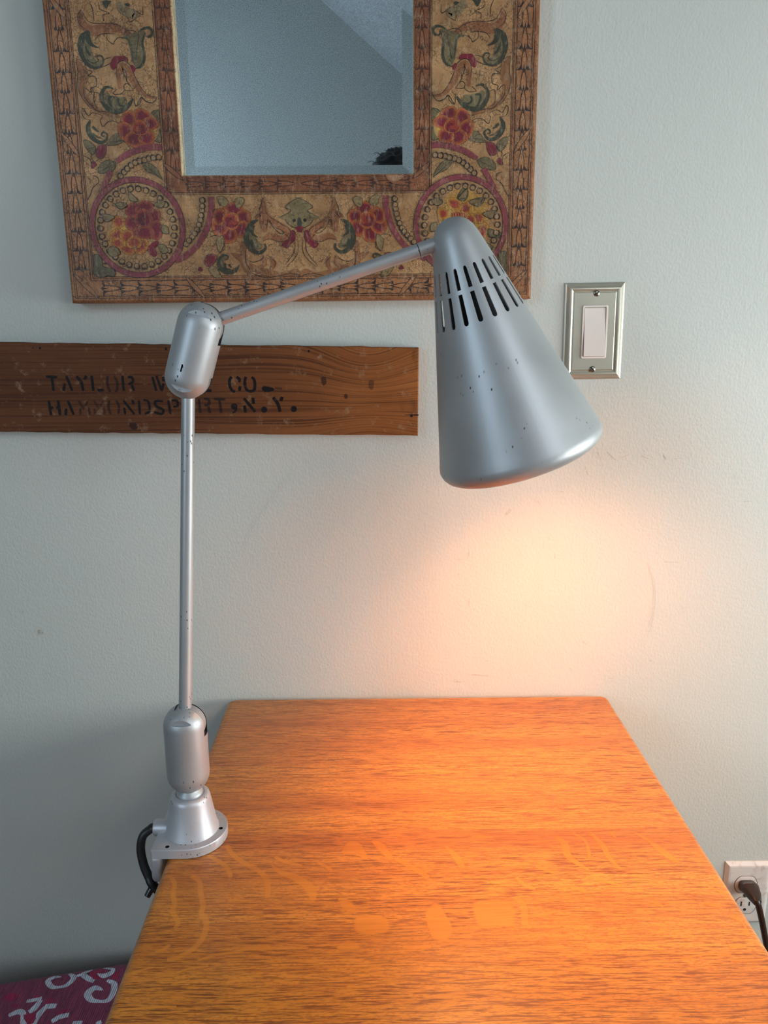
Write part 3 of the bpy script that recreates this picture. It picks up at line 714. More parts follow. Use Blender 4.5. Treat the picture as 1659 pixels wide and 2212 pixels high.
# straight ink lines of the borders
fa.layer = 40
def line(a, b, w=.0006, col=INK): fa.stroke('X', [a, b], [w, w], col, raw=True)
for ins, w in ((.0055, .0006), (.0078, .0006), (.0262, .0006), (.0290, .0005), (.0308, .0006)):
    line((FW - ins, ins), (FW - ins, VC), w); line((FW - ins, ins), (0, ins), w)
for ins in (.0215, .0190):
    fa.mirrors = [(1, 1), (1, -1)]
    u0, u1 = OU0 - OPU - ins, OU0 + OPU + ins
    line((u0, OPN - ins), (u1, OPN - ins), .0006); line((u0, OPN - ins), (u0, VC), .0006); line((u1, OPN - ins), (u1, VC), .0006)
fa.mirrors = ALL4; fa.layer = 1
def laurel(a, b, hw, pitch, base, dark, seedless=0):
    a = np.array(a, float); b = np.array(b, float); L = np.linalg.norm(b - a); d = (b - a) / L; nr = np.array([-d[1], d[0]])
    q = lambda s, t: a + d * s + nr * t
    N = int(L / pitch); s0 = L - N * pitch; lay0 = fa.layer
    for k in range(N):
        fa.layer = lay0 + 10 * (k % 3)
        s = s0 + k * pitch; p = pitch; j = random.uniform(-.03, .03)
        for sg in (-1, 1):
            fa.blob('X', [q(s - .02 * p, sg * hw * .98), q(s + .02 * p, sg * hw * .30), q(s + .30 * p, sg * hw * .20), q(s + (.66 + j) * p, sg * hw * .36), q(s + .44 * p, sg * hw * .70), q(s + .14 * p, sg * hw * .98)], dark, raw=True, res=3)
            fa.blob('X', [q(s + .16 * p, sg * hw * .97), q(s + .05 * p, sg * hw * .70), q(s + .28 * p, sg * hw * .40), q(s + .75 * p, sg * hw * .36), q(s + 1.02 * p, sg * hw * .55), q(s + 1.06 * p, sg * hw * .95)], base, raw=True, res=3)
            fa.stroke('X', [q(s + 1.02 * p, sg * hw), q(s + .08 * p, sg * hw * .8), q(s + .22 * p, sg * hw * .40)], [.0003, .0007, .0004], dark, raw=True, res=3)
        lens = [q(s - .12 * p, 0), q(s + .10 * p, hw * .30), q(s + .48 * p, hw * .35), q(s + .85 * p, hw * .17), q(s + 1.06 * p, 0), q(s + .85 * p, -hw * .17), q(s + .48 * p, -hw * .35), q(s + .10 * p, -hw * .30)]
        fa.blob('X', lens, tuple(c * 1.22 for c in base[:3]) + (1,), base, raw=True, res=3)
        fa.stroke('X', lens + [lens[0]], .0010, dark, raw=True, res=3)
        fa.stroke('X', [q(s - .05 * p, 0), q(s + .28 * p, 0)], [.0030, .0004], dark, raw=True)
    fa.layer = lay0
CL, DK, CL2, DK2 = (.40, .185, .075, 1), (.030, .018, .018, 1), (.285, .105, .044, 1), (.075, .026, .016, 1)
lc = .0170
laurel((FW - lc, .030), (FW - lc, VC), .0092, .0218, CL, DK)
laurel((FW - .030, lc), (0.004, lc), .0092, .0218, CL, DK)
fa.mirrors = [(1, 1), (1, -1)]
for sg in (-1, 1):
    laurel((OU0 + sg * (OPU + .0100), OPN - .004), (OU0 + sg * (OPU + .0100), VC), .0078, .0215, CL2, DK2)
    laurel((OU0 + sg * (OPU - .004), OPN - .0100), (OU0 + sg * .004, OPN - .0100), .0078, .0215, CL2, DK2)
fa.mirrors = ALL4
def ribbon(c, ang, L=.017, w=.0052, base=CL):
    d = np.array([math.cos(ang), math.sin(ang)]); n_ = np.array([-d[1], d[0]]); c = np.array(c)
    pts = [c - d * L, c + n_ * w * .5, c + d * L, c - n_ * w * .5]
    pts = [c - d * L, c - d * L * .4 + n_ * w * .5, c + d * L * .5 + n_ * w * .45, c + d * L, c + d * L * .4 - n_ * w * .5, c - d * L * .5 - n_ * w * .45]
    fa.blob('X', pts, base, raw=True, res=3); fa.stroke('X', pts + [pts[0]], .0008, DK, raw=True, res=3)
fa.layer = 46
ribbon((FW - lc, fr_uv('B', 290, 620)[1]), .95); ribbon((FW - lc, fr_uv('A', 240, 80)[1]), .95); ribbon((-fr_uv('C', 1390, 1170)[0], lc), .85); ribbon((FW - .020, .020), .8, .020)
ribbon((OU0 + OPU + .010, OPN + .004), .7, .015, .005, CL2)
# faint brown scrollwork under the colours
fa.layer = 60
def scroll(rg, pts, wd, col=BRN, ink=True):
    fa.stroke(rg, pts, wd, col)
    if ink: fa.ink(rg, [(x, y - (max(wd) if hasattr(wd, '__len__') else wd) * .42) for x, y in pts], 5)
fa.stroke('E', [(1240, 660), (1180, 800), (1190, 900), (1200, 1010), (1150, 1130), (1030, 1240), (800, 1330)], [20, 110, 110, 80, 60, 50, 20], BRN)
fa.stroke('E', [(560, 450), (640, 350), (760, 300), (900, 310), (1040, 330), (1150, 240), (1150, 100)], [20, 60, 90, 110, 100, 80, 10], LIN)
fa.stroke('E', [(350, 1110), (480, 1080), (580, 960), (640, 820), (720, 740), (770, 830), (760, 1000)], [20, 40, 60, 80, 80, 60, 40], LIN)
for pts in ([(560, 465), (620, 350), (720, 280), (840, 245), (980, 245), (1080, 215), (1150, 85)], [(1150, 85), (1195, 160), (1170, 260), (1095, 325)], [(520, 360), (580, 330), (660, 345), (690, 420)],
            [(780, 370), (870, 365), (960, 380), (1015, 440)], [(870, 365), (875, 430), (810, 485), (790, 450), (740, 410), (650, 415)], [(830, 690), (930, 740), (1040, 765)], [(845, 640), (900, 650), (935, 675)],
            [(345, 1100), (450, 1080), (540, 960), (600, 820), (640, 720), (720, 680), (780, 720), (795, 820), (775, 900)], [(610, 1020), (670, 930), (700, 850), (725, 775), (690, 790), (680, 880), (690, 920)],
            [(610, 1020), (700, 1020), (720, 970), (680, 940), (630, 990)], [(710, 1010), (760, 1060), (850, 1055), (800, 1000)], [(350, 1110), (400, 1165), (470, 1150), (530, 1105), (540, 1160), (600, 1200), (610, 1080)],
            [(1245, 645), (1235, 800), (1245, 950), (1210, 1090), (1120, 1220)], [(1245, 645), (1160, 690), (1130, 770), (1070, 800), (1120, 850), (1040, 860), (1035, 960), (1100, 990), (1095, 1040), (1175, 980), (1170, 1100), (1100, 1210)],
            [(1000, 1060), (1060, 1040), (1070, 1150), (1040, 1225)], [(940, 0), (935, 80), (830, 130), (900, 150), (900, 220)], [(1050, 0), (1020, 80), (1010, 200)], [(445, 50), (450, 150), (520, 110), (560, 80)],
            [(720, 0), (715, 80), (640, 150), (605, 240)], [(535, 120), (530, 190), (610, 240)]): fa.ink('E', pts, 7)
for pts in ([(780, 340), (860, 300), (930, 310), (990, 360), (1015, 290), (990, 250)], [(800, 235), (930, 195), (1040, 180), (1100, 120), (1200, 0)], [(980, 235), (1090, 200), (1150, 230), (1200, 150), (1220, 200), (1190, 265), (1110, 285)],
            [(340, 20), (400, 95), (480, 80), (530, 30), (600, 135), (610, 20)], [(770, 340), (760, 260)], [(345, 180), (400, 190), (435, 240), (400, 320), (345, 330)], [(950, 580), (860, 570)],
            [(1100, 660), (1150, 700), (1130, 750)], [(1230, 690), (1160, 740), (1150, 830)], [(1080, 1000), (1150, 1060), (1190, 1150), (1225, 1200)], [(1080, 1000), (1090, 940), (1150, 920)]): fa.ink('F', pts, 7)
# side scroll motif
def G(rg, pts, wd, col=GRN): fa.stroke(rg, pts, wd, col)
fa.blob('E', [(440, 340), (530, 350), (700, 410), (640, 450), (600, 690), (540, 770), (480, 700), (470, 480)], OLV)
G('E', [(430, 360), (425, 400), (375, 400), (350, 350), (385, 305), (450, 310), (515, 350)], [12, 16, 24, 30, 28, 20, 8])
G('E', [(450, 390), (475, 480), (462, 590), (470, 680), (510, 745), (575, 770)], [14, 24, 26, 28, 24, 10]); G('E', [(710, 420), (645, 425), (610, 510), (600, 620), (595, 690)], [8, 20, 26, 24, 10], GRN2)
G('E', [(510, 395), (535, 520), (555, 630), (570, 680)], [8, 8, 10, 26])
fa.blob('E', [(650, 660), (690, 622), (740, 626), (800, 625), (845, 680), (858, 740), (830, 782), (800, 760), (780, 705), (735, 678), (690, 680), (657, 690)], CRM); fa.blob('E', [(572, 775), (600, 732), (622, 735), (612, 800), (592, 812)], CRM)
fa.stroke('E', [(1060, 345), (1130, 420), (1130, 560), (1090, 680), (1000, 720), (945, 670)], [20, 90, 130, 120, 80, 20], OLV)
G('E', [(1075, 335), (1150, 400), (1185, 500), (1175, 610), (1125, 705), (1045, 755), (965, 735), (932, 670), (955, 618), (1002, 622), (1000, 655), (980, 660)], [24, 70, 62, 48, 40, 26, 18, 16, 16, 14, 12, 8])
fa.blob('E', [(1070, 340), (1120, 430), (1070, 505), (975, 528), (1040, 478), (1065, 400)], GRN); fa.blob('E', [(1130, 480), (1120, 580), (1050, 638), (1095, 560)], GRN)
fa.ink('E', [(980, 660), (1030, 700), (1100, 680), (1120, 640)], 8); fa.blob('E', [(590, 45), (600, 20), (630, 18), (652, 32), (640, 52), (610, 56)], GRN); fa.blob('E', [(800, -10), (900, -10), (880, 60), (868, 75), (850, 72), (830, 30)], GRN)
fa.stroke('E', [(700, 0), (690, 70), (600, 130), (540, 150), (560, 210)], [40, 90, 100, 70, 20], (.28, .21, .11, 1))
fa.stroke('F', [(700, 50), (800, 90), (900, 60), (930, -20)], [50, 130, 120, 40], OLV)
G('F', [(845, -75), (925, -90), (980, -20), (978, 60), (925, 150), (845, 192), (745, 172), (670, 110), (625, 45)], [10, 28, 36, 42, 50, 50, 48, 40, 16]); G('F', [(835, 22), (895, 28), (890, 100), (850, 165)], [14, 28, 28, 12]); G('F', [(785, 42), (798, 90), (760, 128), (690, 112)], [20, 26, 24, 10])
G('F', [(1130, 290), (1160, 360), (1145, 445), (1090, 515), (1020, 545), (962, 512), (945, 455), (985, 425), (1012, 450), (1000, 472), (980, 468)], [14, 50, 56, 46, 36, 24, 20, 18, 16, 14, 10]); G('F', [(1110, 360), (1070, 400), (1040, 420)], [30, 24, 6]); G('F', [(1110, 440), (1060, 480), (1000, 500)], [20, 18, 6], GRN2)
# leaves and buds
for pts in ([(865, 780), (960, 745), (1050, 800), (1078, 885), (1000, 895), (900, 862)], [(755, 530), (800, 450), (870, 455), (945, 540), (952, 575), (850, 575)], [(1090, 590), (1150, 530), (1218, 518), (1190, 620), (1130, 680), (1095, 640)],
            [(340, 180), (400, 195), (438, 250), (385, 320), (340, 325)], [(340, 400), (410, 430), (420, 520), (340, 548)], [(350, 980), (400, 870), (480, 790), (570, 785), (520, 880), (420, 930)]):
    fa.blob('F', pts, OLV); fa.out('F', pts, 5); fa.ink('F', [pts[0], pts[len(pts) // 2]], 5)
for pts in ([(972, 568), (1040, 580), (1085, 640), (1080, 710), (1020, 728), (985, 680), (968, 620)], [(1088, 795), (1120, 758), (1145, 780), (1152, 838), (1115, 825)]):
    fa.blob('F', pts, CRM, PNK); fa.out('F', pts, 5)
# roses: petals crimson at heart, yellow at rim
def petal(rg, c, rx, ry, rot, col, col2, grow=.6):
    n = 16; pts = []
    for k in range(n):
        t = 2 * math.pi * k / n; wv = 1 + .07 * math.sin(3 * t + c[0]) + .05 * math.sin(2 * t + c[1])
        pts.append((c[0] + (rx * math.cos(t) * math.cos(rot) - ry * math.sin(t) * math.sin(rot)) * wv, c[1] + (rx * math.cos(t) * math.sin(rot) + ry * math.sin(t) * math.cos(rot)) * wv))
    fa.blob(rg, pts, col, col2, res=1, grow=grow); fa.out(rg, pts, RG[rg][2] * .6, (.14, .045, .02, 1))
def rose(rg, c, R, petals, bud, halo=YEL, rimc=ORG, heart=CRM):
    fa.disc(rg, c, R * 1.10, (halo[0], halo[1], halo[2], 1), GOLD, n=24, grow=.72)
    for a, d, rx, ry in petals:
        a = math.radians(a); petal(rg, (c[0] + R * d * .94 * math.cos(a), c[1] + R * d * .94 * math.sin(a)), R * rx * 1.22, R * ry * 1.34, a, heart, rimc, .5)
    petal(rg, c, R * bud, R * bud, 0, RED, ORG)
    for k, f in enumerate((.85, .62, .40, .2)):
        b = R * bud * f; fa.stroke(rg, [(c[0] + b * math.cos(t), c[1] + b * .8 * math.sin(t)) for t in np.linspace(.2 + k * .9, 3.3 + k * .9, 7)], [R * .02, R * .11, R * .09, R * .02], heart)
rose('F', (572, 385), 200, [(-105, .78, .34, .38), (-42, .84, .36, .36), (12, .88, .38, .40), (62, .76, .40, .42), (122, .74, .34, .36), (200, .66, .42, .30)], .47)
rose('D', (205, 320), 155, [(-150, .66, .34, .42), (-75, .74, .32, .46), (-15, .80, .34, .36), (40, .82, .34, .40), (98, .88, .42, .36), (150, .80, .36, .40), (200, .72, .34, .38)], .50)
# bottom centre motif
fa.stroke('D', [(495, 110), (500, 200), (540, 290), (620, 350), (710, 410), (715, 470), (640, 480), (560, 460), (490, 490)], [10, 36, 44, 56, 64, 70, 50, 60, 10], LIN)
fa.stroke('D', [(420, 300), (470, 260), (500, 330), (500, 420)], [10, 50, 70, 30], LIN)
fa.stroke('D', [(310, 500), (315, 620), (325, 730), (385, 822)], [10, 44, 40, 16], BRN); fa.stroke('D', [(345, 690), (430, 750), (560, 790), (700, 800), (790, 770), (842, 820)], [20, 60, 60, 30, 40, 8], BRN)
fa.stroke('D', [(210, 610), (270, 640), (310, 690)], [10, 50, 20], BRN); fa.stroke('D', [(500, 630), (510, 700), (470, 740)], [10, 40, 16], LIN); fa.stroke('D', [(560, 640), (590, 700), (560, 760)], [10, 44, 20], LIN)
for pts in ([(455, 190), (460, 250), (430, 300)], [(490, 110), (470, 180), (460, 230)], [(500, 200), (545, 280), (640, 340), (730, 400), (720, 480), (640, 510), (560, 480), (485, 505)], [(540, 310), (575, 370), (640, 430), (680, 425), (650, 400), (600, 380)],
            [(525, 380), (535, 310), (570, 350)], [(770, 490), (775, 580), (730, 660), (690, 710)], [(800, 490), (805, 590), (770, 660), (700, 730)], [(340, 560), (335, 680), (390, 790)], [(350, 770), (500, 825), (620, 815), (750, 790), (840, 822)],
            [(340, 660), (400, 690), (470, 670), (500, 640)], [(555, 645), (600, 690), (590, 740)], [(0, 470), (60, 450), (120, 480), (150, 560), (100, 610)], [(420, 290), (450, 255), (490, 250)]): fa.ink('D', pts, 5)
sh = [(690, 200), (740, 150), (830, 110), (838, 110), (838, 380), (800, 388), (760, 375), (720, 350), (690, 310), (640, 290), (740, 240)]
fa.blob('D', sh, (.235, .185, .085, 1)); fa.ink('D', [(640, 290), (740, 230), (690, 200), (740, 150), (830, 110)], 5); fa.ink('D', [(690, 305), (720, 350), (770, 380), (800, 385)], 5)
fa.disc('D', (768, 315), 16, INK); fa.blob('D', [(805, 300), (830, 300), (838, 370), (800, 365)], (.05, .05, .045, 1)); fa.blob('D', [(788, 372), (838, 372), (838, 418), (815, 420), (795, 405)], CRM, res=3)
fa.blob('D', [(748, 402), (780, 418), (778, 490), (740, 530), (715, 560), (685, 562), (658, 530), (690, 505), (730, 480), (736, 440)], CRM)
fa.stroke('D', [(400, 360), (380, 450), (440, 540), (480, 540)], [20, 70, 60, 20], OLV)
G('D', [(445, 312), (385, 350), (345, 440), (355, 525), (405, 588), (465, 605), (510, 570), (508, 525)], [10, 40, 46, 48, 40, 30, 22, 12]); G('D', [(400, 360), (392, 430), (445, 468)], [36, 26, 6]); G('D', [(380, 490), (410, 545), (455, 550)], [26, 22, 6]); 
fa.stroke('D', [(150, 650), (110, 680), (120, 740)], [30, 60, 40], OLV)
G('D', [(165, 670), (178, 640), (140, 628), (95, 670), (105, 740), (170, 782), (240, 765), (278, 715)], [10, 14, 16, 26, 36, 36, 32, 6]); G('D', [(150, 700), (155, 745), (200, 755)], [20, 22, 6]); G('D', [(185, 710), (210, 740)], [20, 6])
for pts in ([(80, 110), (130, 100), (180, 150), (160, 190), (110, 180)], [(240, 130), (290, 110), (325, 130), (300, 190), (250, 200)], [(70, 500), (130, 450), (140, 540), (100, 600)], [(0, 750), (60, 730), (120, 825), (50, 820)]):
    fa.blob('D', pts, (.30, .22, .10, 1)); fa.out('D', pts, 4)
for pts in ([(1478, 865), (1510, 812), (1570, 800), (1606, 830), (1580, 890), (1530, 926), (1490, 915)], [(1412, 965), (1435, 932), (1458, 968), (1435, 975)]): fa.blob('C', pts, CRM, PNK); fa.out('C', pts, 4)
# corner roundels with bead chains
cl_ = fr_uv('C', 300, 525); cr_ = fr_uv('C', 1285, 525); ct_ = fr_uv('C', 800, 12); cb_ = fr_uv('C', 800, 1040)
RC = np.array([(cl_[0] + cr_[0]) / 2, (ct_[1] + cb_[1]) / 2]); RO = ((cr_[0] - cl_[0]) + (ct_[1] - cb_[1])) / 4
circ = lambda r, n=48: [RC + r * np.array([math.cos(2 * math.pi * k / n), math.sin(2 * math.pi * k / n)]) for k in range(n + 1)]
G_ = fa.stroke
G_('C', [(1545, 215), (1550, 330), (1510, 520), (1420, 690), (1300, 810), (1180, 870)], [58, 58, 58, 54, 58, 60], PNK)
G_('F', [(335, 610), (450, 605), (600, 635), (740, 690), (860, 765)], [66, 66, 66, 66, 44], PNK); G_('F', [(935, 880), (985, 970), (1025, 1050), (1060, 1120)], [60, 62, 64, 64], PNK)
fa.stroke('X', circ(RO - .0032, 64), .0066, PNK, raw=True, res=2)
fa.stroke('X', circ(RO, 64), .0005, INK, raw=True, res=2); fa.stroke('X', circ(RO - .0064, 64), .0005, INK, raw=True, res=2)
def bead(p, r, out_dir):
    a0 = math.atan2(out_dir[1], out_dir[0])
    fa.blob('X', [p + r * 1.45 * np.array([math.cos(a0 + t), math.sin(a0 + t)]) for t in (-1.1, -.5, .1, .6, 1.2)] + [p + r * .2 * np.array([math.cos(a0), math.sin(a0)])], DK, raw=True, res=2)
    c = [p + r * np.array([math.cos(t), math.sin(t)]) for t in np.linspace(0, 2 * math.pi, 11)]
    fa.blob('X', c[:-1], (.40, .25, .115, 1), raw=True, res=1); fa.stroke('X', c, r * .26, DK, raw=True, res=2)
for k in range(30):
    fa.layer = 300 + 4 * (k % 2)
    a = 2 * math.pi * k / 30
    bead(RC + (RO * .765) * np.array([math.cos(a), math.sin(a)]), RO * .052, (math.cos(a), math.sin(a)))
def chain(rg, pts, n, r, ctr):
    q = smooth_path([fr_uv(rg, *p) for p in pts], 12); L = np.cumsum([0] + [np.linalg.norm(q[i + 1] - q[i]) for i in range(len(q) - 1)])
    for k in range(n):
        s = L[-1] * (k + .5) / n; i = min(int(np.searchsorted(L, s)), len(q) - 1); fa.layer = 320 + 4 * (k % 2); bead(q[i], r, q[i] - ctr)
chain('F', [(345, 720), (400, 730), (470, 735), (540, 755), (615, 770), (690, 810), (750, 860), (800, 910), (840, 950)], 10, RO * .050, RC)
chain('C', [(1455, 225), (1455, 330), (1440, 430), (1420, 510), (1380, 590), (1330, 650), (1275, 715)], 11, RO * .050, RC)
# grey leaf at the corner
fa.layer = 340
gp = [(345, 810), (400, 812), (425, 850), (440, 920), (500, 945), (545, 950), (568, 1000), (545, 1030), (490, 1022), (420, 1038), (350, 1005), (350, 900)]
fa.blob('C', gp, (.13, .115, .06, 1)); fa.out('C', gp, 6); fa.stroke('C', [(455, 890), (462, 905)], 26, GRN)
for pts in ([(700, 170), (760, 210), (810, 250)], [(530, 270), (610, 300), (690, 270)], [(390, 640), (450, 665), (520, 660)]): fa.ink('C', pts, 5)
LFS = [[(700, 160), (740, 190), (800, 260), (720, 250)], [(560, 290), (630, 270), (690, 300), (620, 340)], [(960, 300), (1020, 250), (1080, 280), (1030, 330)], [(1040, 500), (1100, 520), (1110, 590), (1050, 580)], [(1000, 710), (1060, 700), (1110, 770), (1050, 790)], [(500, 740), (560, 720), (620, 790), (550, 830), (500, 800)], [(430, 390), (520, 400), (560, 430), (470, 470)]]
for pts in LFS: fa.blob('C', pts, (.26, .20, .095, 1)); fa.out('C', pts, 5)
fa.mirrors = [(1, 1), (1, -1)]; fa.layer = 100
# left roundel: crimson rose over orange blossoms
fa.disc('C', (640, 630), 170, YEL, GOLD, n=20, grow=.6)
for c, rx, ry, rot in (((600, 470), 60, 50, .3), ((590, 610), 60, 60, .2), ((690, 620), 66, 62, .6), ((590, 690), 54, 44, .3), ((690, 755), 66, 44, .2), ((825, 720), 74, 62, -.5), ((760, 680), 60, 60, 0)): petal('C', c, rx * 1.22, ry * 1.22, rot, RED, (.60, .28, .04, 1), .4)
for c, rx, ry, rot in (((735, 350), 52, 60, .4), ((860, 320), 80, 48, -.4), ((740, 480), 56, 66, .5), ((965, 420), 54, 66, .2), ((980, 560), 54, 84, .1), ((860, 580), 90, 56, .1), ((855, 440), 76, 84, 0)): petal('C', c, rx * 1.25, ry * 1.25, rot, CRM, (.40, .10, .045, 1), .55)
for k, f in enumerate((60, 44, 28, 14)): fa.stroke('C', [(855 + f * math.cos(t), 435 + f * 1.1 * math.sin(t)) for t in np.linspace(.4 + k, 3.6 + k, 7)], [3, 10, 9, 3], (.13, .01, .03, 1))
fa.blob('C', [(950, 680), (1000, 665), (1005, 700), (975, 740), (995, 800), (960, 830), (905, 780), (895, 740)], CRM)
# right roundel: yellow rose with orange centre
fa.disc('G', (880, 330), 290, YEL, GOLD, n=22, rx=1.0, grow=.55)
for c, rx, ry, rot in (((650, 340), 62, 66, .2), ((765, 240), 80, 70, .5), ((880, 285), 62, 80, .2), ((1010, 385), 62, 60, .2), ((1060, 520), 50, 90, .2), ((930, 400), 60, 60, 0), ((940, 560), 80, 80, 0), ((700, 470), 70, 70, 0)): petal('G', c, rx, ry, rot, RED, (.62, .36, .045, 1), .4)
petal('G', (800, 360), 78, 62, 0, ORG, YEL)
for k in range(6): fa.stroke('G', [(735 + 26 * k, 330), (742 + 26 * k, 355), (735 + 26 * k, 400)], [4, 12, 12, 4], CRM)
for pts in ([(790, 180), (850, 75), (905, 110), (890, 190), (840, 210)], [(930, 230), (990, 180), (1080, 190), (1010, 270)], [(1100, 320), (1200, 315), (1170, 380), (1120, 390)], [(1110, 490), (1250, 540), (1200, 590), (1120, 570)], [(540, 215), (600, 180), (650, 220), (590, 260)]):
    fa.blob('G', pts, OLV); fa.out('G', pts, 5)
# stray ink marks filling the ground, and the chipped corner by the glass
fa.mirrors = ALL4
fa.mirrors = [(1, 1)]
fa.blob('X', [fr_uv('X', 832, 378), fr_uv('X', 872, 376), fr_uv('X', 868, 386), fr_uv('X', 848, 396)], (.50, .30, .18, 1), (.30, .12, .06, 1), raw=True, res=2)
nv = len(V)
build('frame', V + fa.V, F + [[i + nv for i in f] for f in fa.F], M['frame'], mir, None, None, Cl + fa.C)
# bevelled glass
gd = -.0135
def gr(ins, d): return [fr3(OU0 + (u - OU0) * (OPU - ins) / OPU, v + (ins if v < VC else -ins), d) for u, v in hole]
Vg = gr(-.004, gd - .0045) + gr(-.004, gd - .0004) + gr(.0125, gd - .0013)
build('glass', Vg, [(0, 1, 5, 4), (1, 2, 6, 5), (2, 3, 7, 6), (3, 0, 4, 7), (4, 5, 9, 8), (5, 6, 10, 9), (6, 7, 11, 10), (7, 4, 8, 11), (8, 9, 10, 11), (3, 2, 1, 0)], M['mirror'], mir)
Vb = gr(-.02, gd - .0046) + gr(-.02, -T + .0006)
build('backing_board', Vb, [(0, 1, 2, 3), (4, 7, 6, 5), (0, 4, 5, 1), (1, 5, 6, 2), (2, 6, 7, 3), (3, 7, 4, 0)], M['rawwood'], mir)

# ------------------------------------------------------------------ stencilled pine board
TB = .019
b_tr = P(905, 750, Y=-TB); b_br = P(903, 941, Y=-TB); b_tl = P(0, 740, Y=-TB); b_bl = P(0, 933, Y=-TB)
ext = .20
tl = b_tl + (b_tl - b_tr) / np.linalg.norm(b_tl - b_tr) * ext; bl = b_bl + (b_bl - b_br) / np.linalg.norm(b_bl - b_br) * ext
fr = [bl, b_br, b_tr, tl]; ch = .0012
def shr(q, d): 
    c = sum(q) / 4; return [p + np.array([math.copysign(d, (c - p)[0]), 0, math.copysign(d, (c - p)[2])]) for p in q]
# slightly worn outline along top and bottom
def edge(a, b, n=60, amp=.0006):
    out = []
    for k in range(n):
        t = k / n; q = a + (b - a) * t; out.append(q + np.array([0, 0, random.uniform(-amp, amp)]))
    return out
ol = edge(fr[0], fr[1]) + edge(fr[1], fr[2], 14, .0003) + edge(fr[2], fr[3]) + edge(fr[3], fr[0], 14, .0003)
ctr = sum(fr) / 4; n = len(ol)
ol_in = [q + np.array([math.copysign(min(ch, abs(ctr[0] - q[0])), ctr[0] - q[0]), 0, math.copysign(ch, ctr[2] - q[2])]) for q in ol]
V = [(q[0], 0.0, q[2]) for q in ol] + [(q[0], -TB + ch, q[2]) for q in ol] + [(q[0], -TB, q[2]) for q in ol_in]
F = [tuple(range(n))[::-1], tuple(range(2 * n, 3 * n))] + [(i * n + k, i * n + (k + 1) % n, (i + 1) * n + (k + 1) % n, (i + 1) * n + k) for i in range(2) for k in range(n)]
def bd_uv(rg, x, y): p = P(*px(rg, x, y), Y=-TB); return np.array([p[0], p[2]])
ba = Art(bd_uv, lambda u, v, l: (u, -TB - l, v), 3e-6); ba.pxm = 1690.
I1, I2, I3 = (1, 1, 1, 1), (.72, .72, .72, 1), (.5, .5, .5, 1)
def let(rg, wd, strokes, k=I1):
    for s_ in strokes: ba.stroke(rg, s_, wd, k)
let('H', 32, [[(205, 175), (330, 180)], [(270, 190), (290, 335)]]); let('H', 32, [[(430, 165), (500, 335)], [(415, 250), (400, 335)]]); let('H', 34, [[(545, 170), (600, 240), (622, 335)], [(655, 165), (635, 205)]])
let('H', 32, [[(715, 165), (735, 335)], [(780, 325), (855, 325)]]); let('H', 30, [[(895, 170), (890, 240), (910, 320), (932, 335)], [(965, 170), (1000, 230), (1000, 320), (975, 335)]], I2)
let('H', 30, [[(1060, 165), (1075, 335)], [(1120, 180), (1165, 185), (1178, 230), (1130, 260)], [(1165, 265), (1190, 335)]])
let('H', 30, [[(1395, 175), (1440, 335)], [(1440, 165), (1500, 335)], [(1512, 175), (1522, 230)], [(1520, 250), (1500, 335)]])
let('H', 30, [[(1650, 165), (1662, 335)], [(1760, 240), (1772, 335)], [(1755, 165), (1870, 335)], [(1865, 165), (1872, 250)], [(1960, 165), (1972, 335)], [(2000, 175), (2052, 175)], [(2000, 250), (2040, 250)], [(2000, 330), (2058, 330)]])
let('H', 32, [[(235, 440), (262, 605)], [(340, 440), (362, 605)], [(262, 525), (285, 520)], [(318, 525), (345, 520)], [(450, 445), (515, 600)], [(430, 530), (425, 605)]])
let('H', 26, [[(570, 445), (630, 540)], [(590, 530), (590, 600)], [(670, 450), (640, 510)], [(685, 520), (692, 600)]], I2); let('H', 26, [[(740, 445), (800, 530)], [(845, 440), (810, 510)], [(745, 530), (757, 600)], [(850, 520), (862, 600)]], I3)
let('H', 28, [[(910, 440), (905, 520), (930, 595)], [(990, 440), (1022, 510), (1015, 590)]], I2); let('H', 28, [[(1070, 440), (1195, 595)], [(1080, 520), (1092, 595)], [(1175, 435), (1185, 490)], [(1245, 440), (1257, 595)], [(1295, 437), (1350, 455), (1362, 560), (1312, 590)]])
let('H', 30, [[(1515, 450), (1430, 452), (1440, 505), (1515, 545), (1500, 590), (1415, 572)], [(1575, 440), (1597, 590)], [(1612, 440), (1672, 448), (1675, 505), (1630, 512)], [(1780, 445), (1770, 520), (1790, 590)], [(1830, 445), (1855, 510), (1845, 590)]])
let('I', 40, [[(515, 215), (485, 260), (490, 350), (525, 408), (562, 418)], [(580, 218), (622, 250), (618, 292)], [(628, 345), (622, 412)], [(710, 215), (694, 290), (712, 380), (748, 412)], [(790, 218), (828, 270), (830, 380), (798, 418)], [(745, 412), (800, 418)]])
ba.blob('I', [(935, 360), (980, 345), (1090, 375), (1085, 410), (980, 425), (935, 400)], I1); ba.stroke('I', [(1110, 370), (1210, 382)], 34, I3)
let('I', 38, [[(60, 520), (82, 715)], [(130, 518), (192, 530), (202, 590), (138, 612)], [(192, 628), (215, 715)], [(270, 522), (425, 527)], [(345, 535), (370, 715)]], (.8, .8, .8, 1))
ba.disc('I', (550, 625), 44, I1); ba.stroke('I', [(582, 640), (562, 690), (522, 712)], [30, 30, 16], I1); let('I', 42, [[(682, 512), (838, 700)], [(690, 612), (706, 710)], [(806, 505), (816, 590)]])
ba.disc('I', (962, 670), 42, I1); let('I', 46, [[(1085, 500), (1150, 590), (1180, 700)], [(1212, 492), (1190, 552)]]); ba.disc('I', (1370, 660), 42, I1)
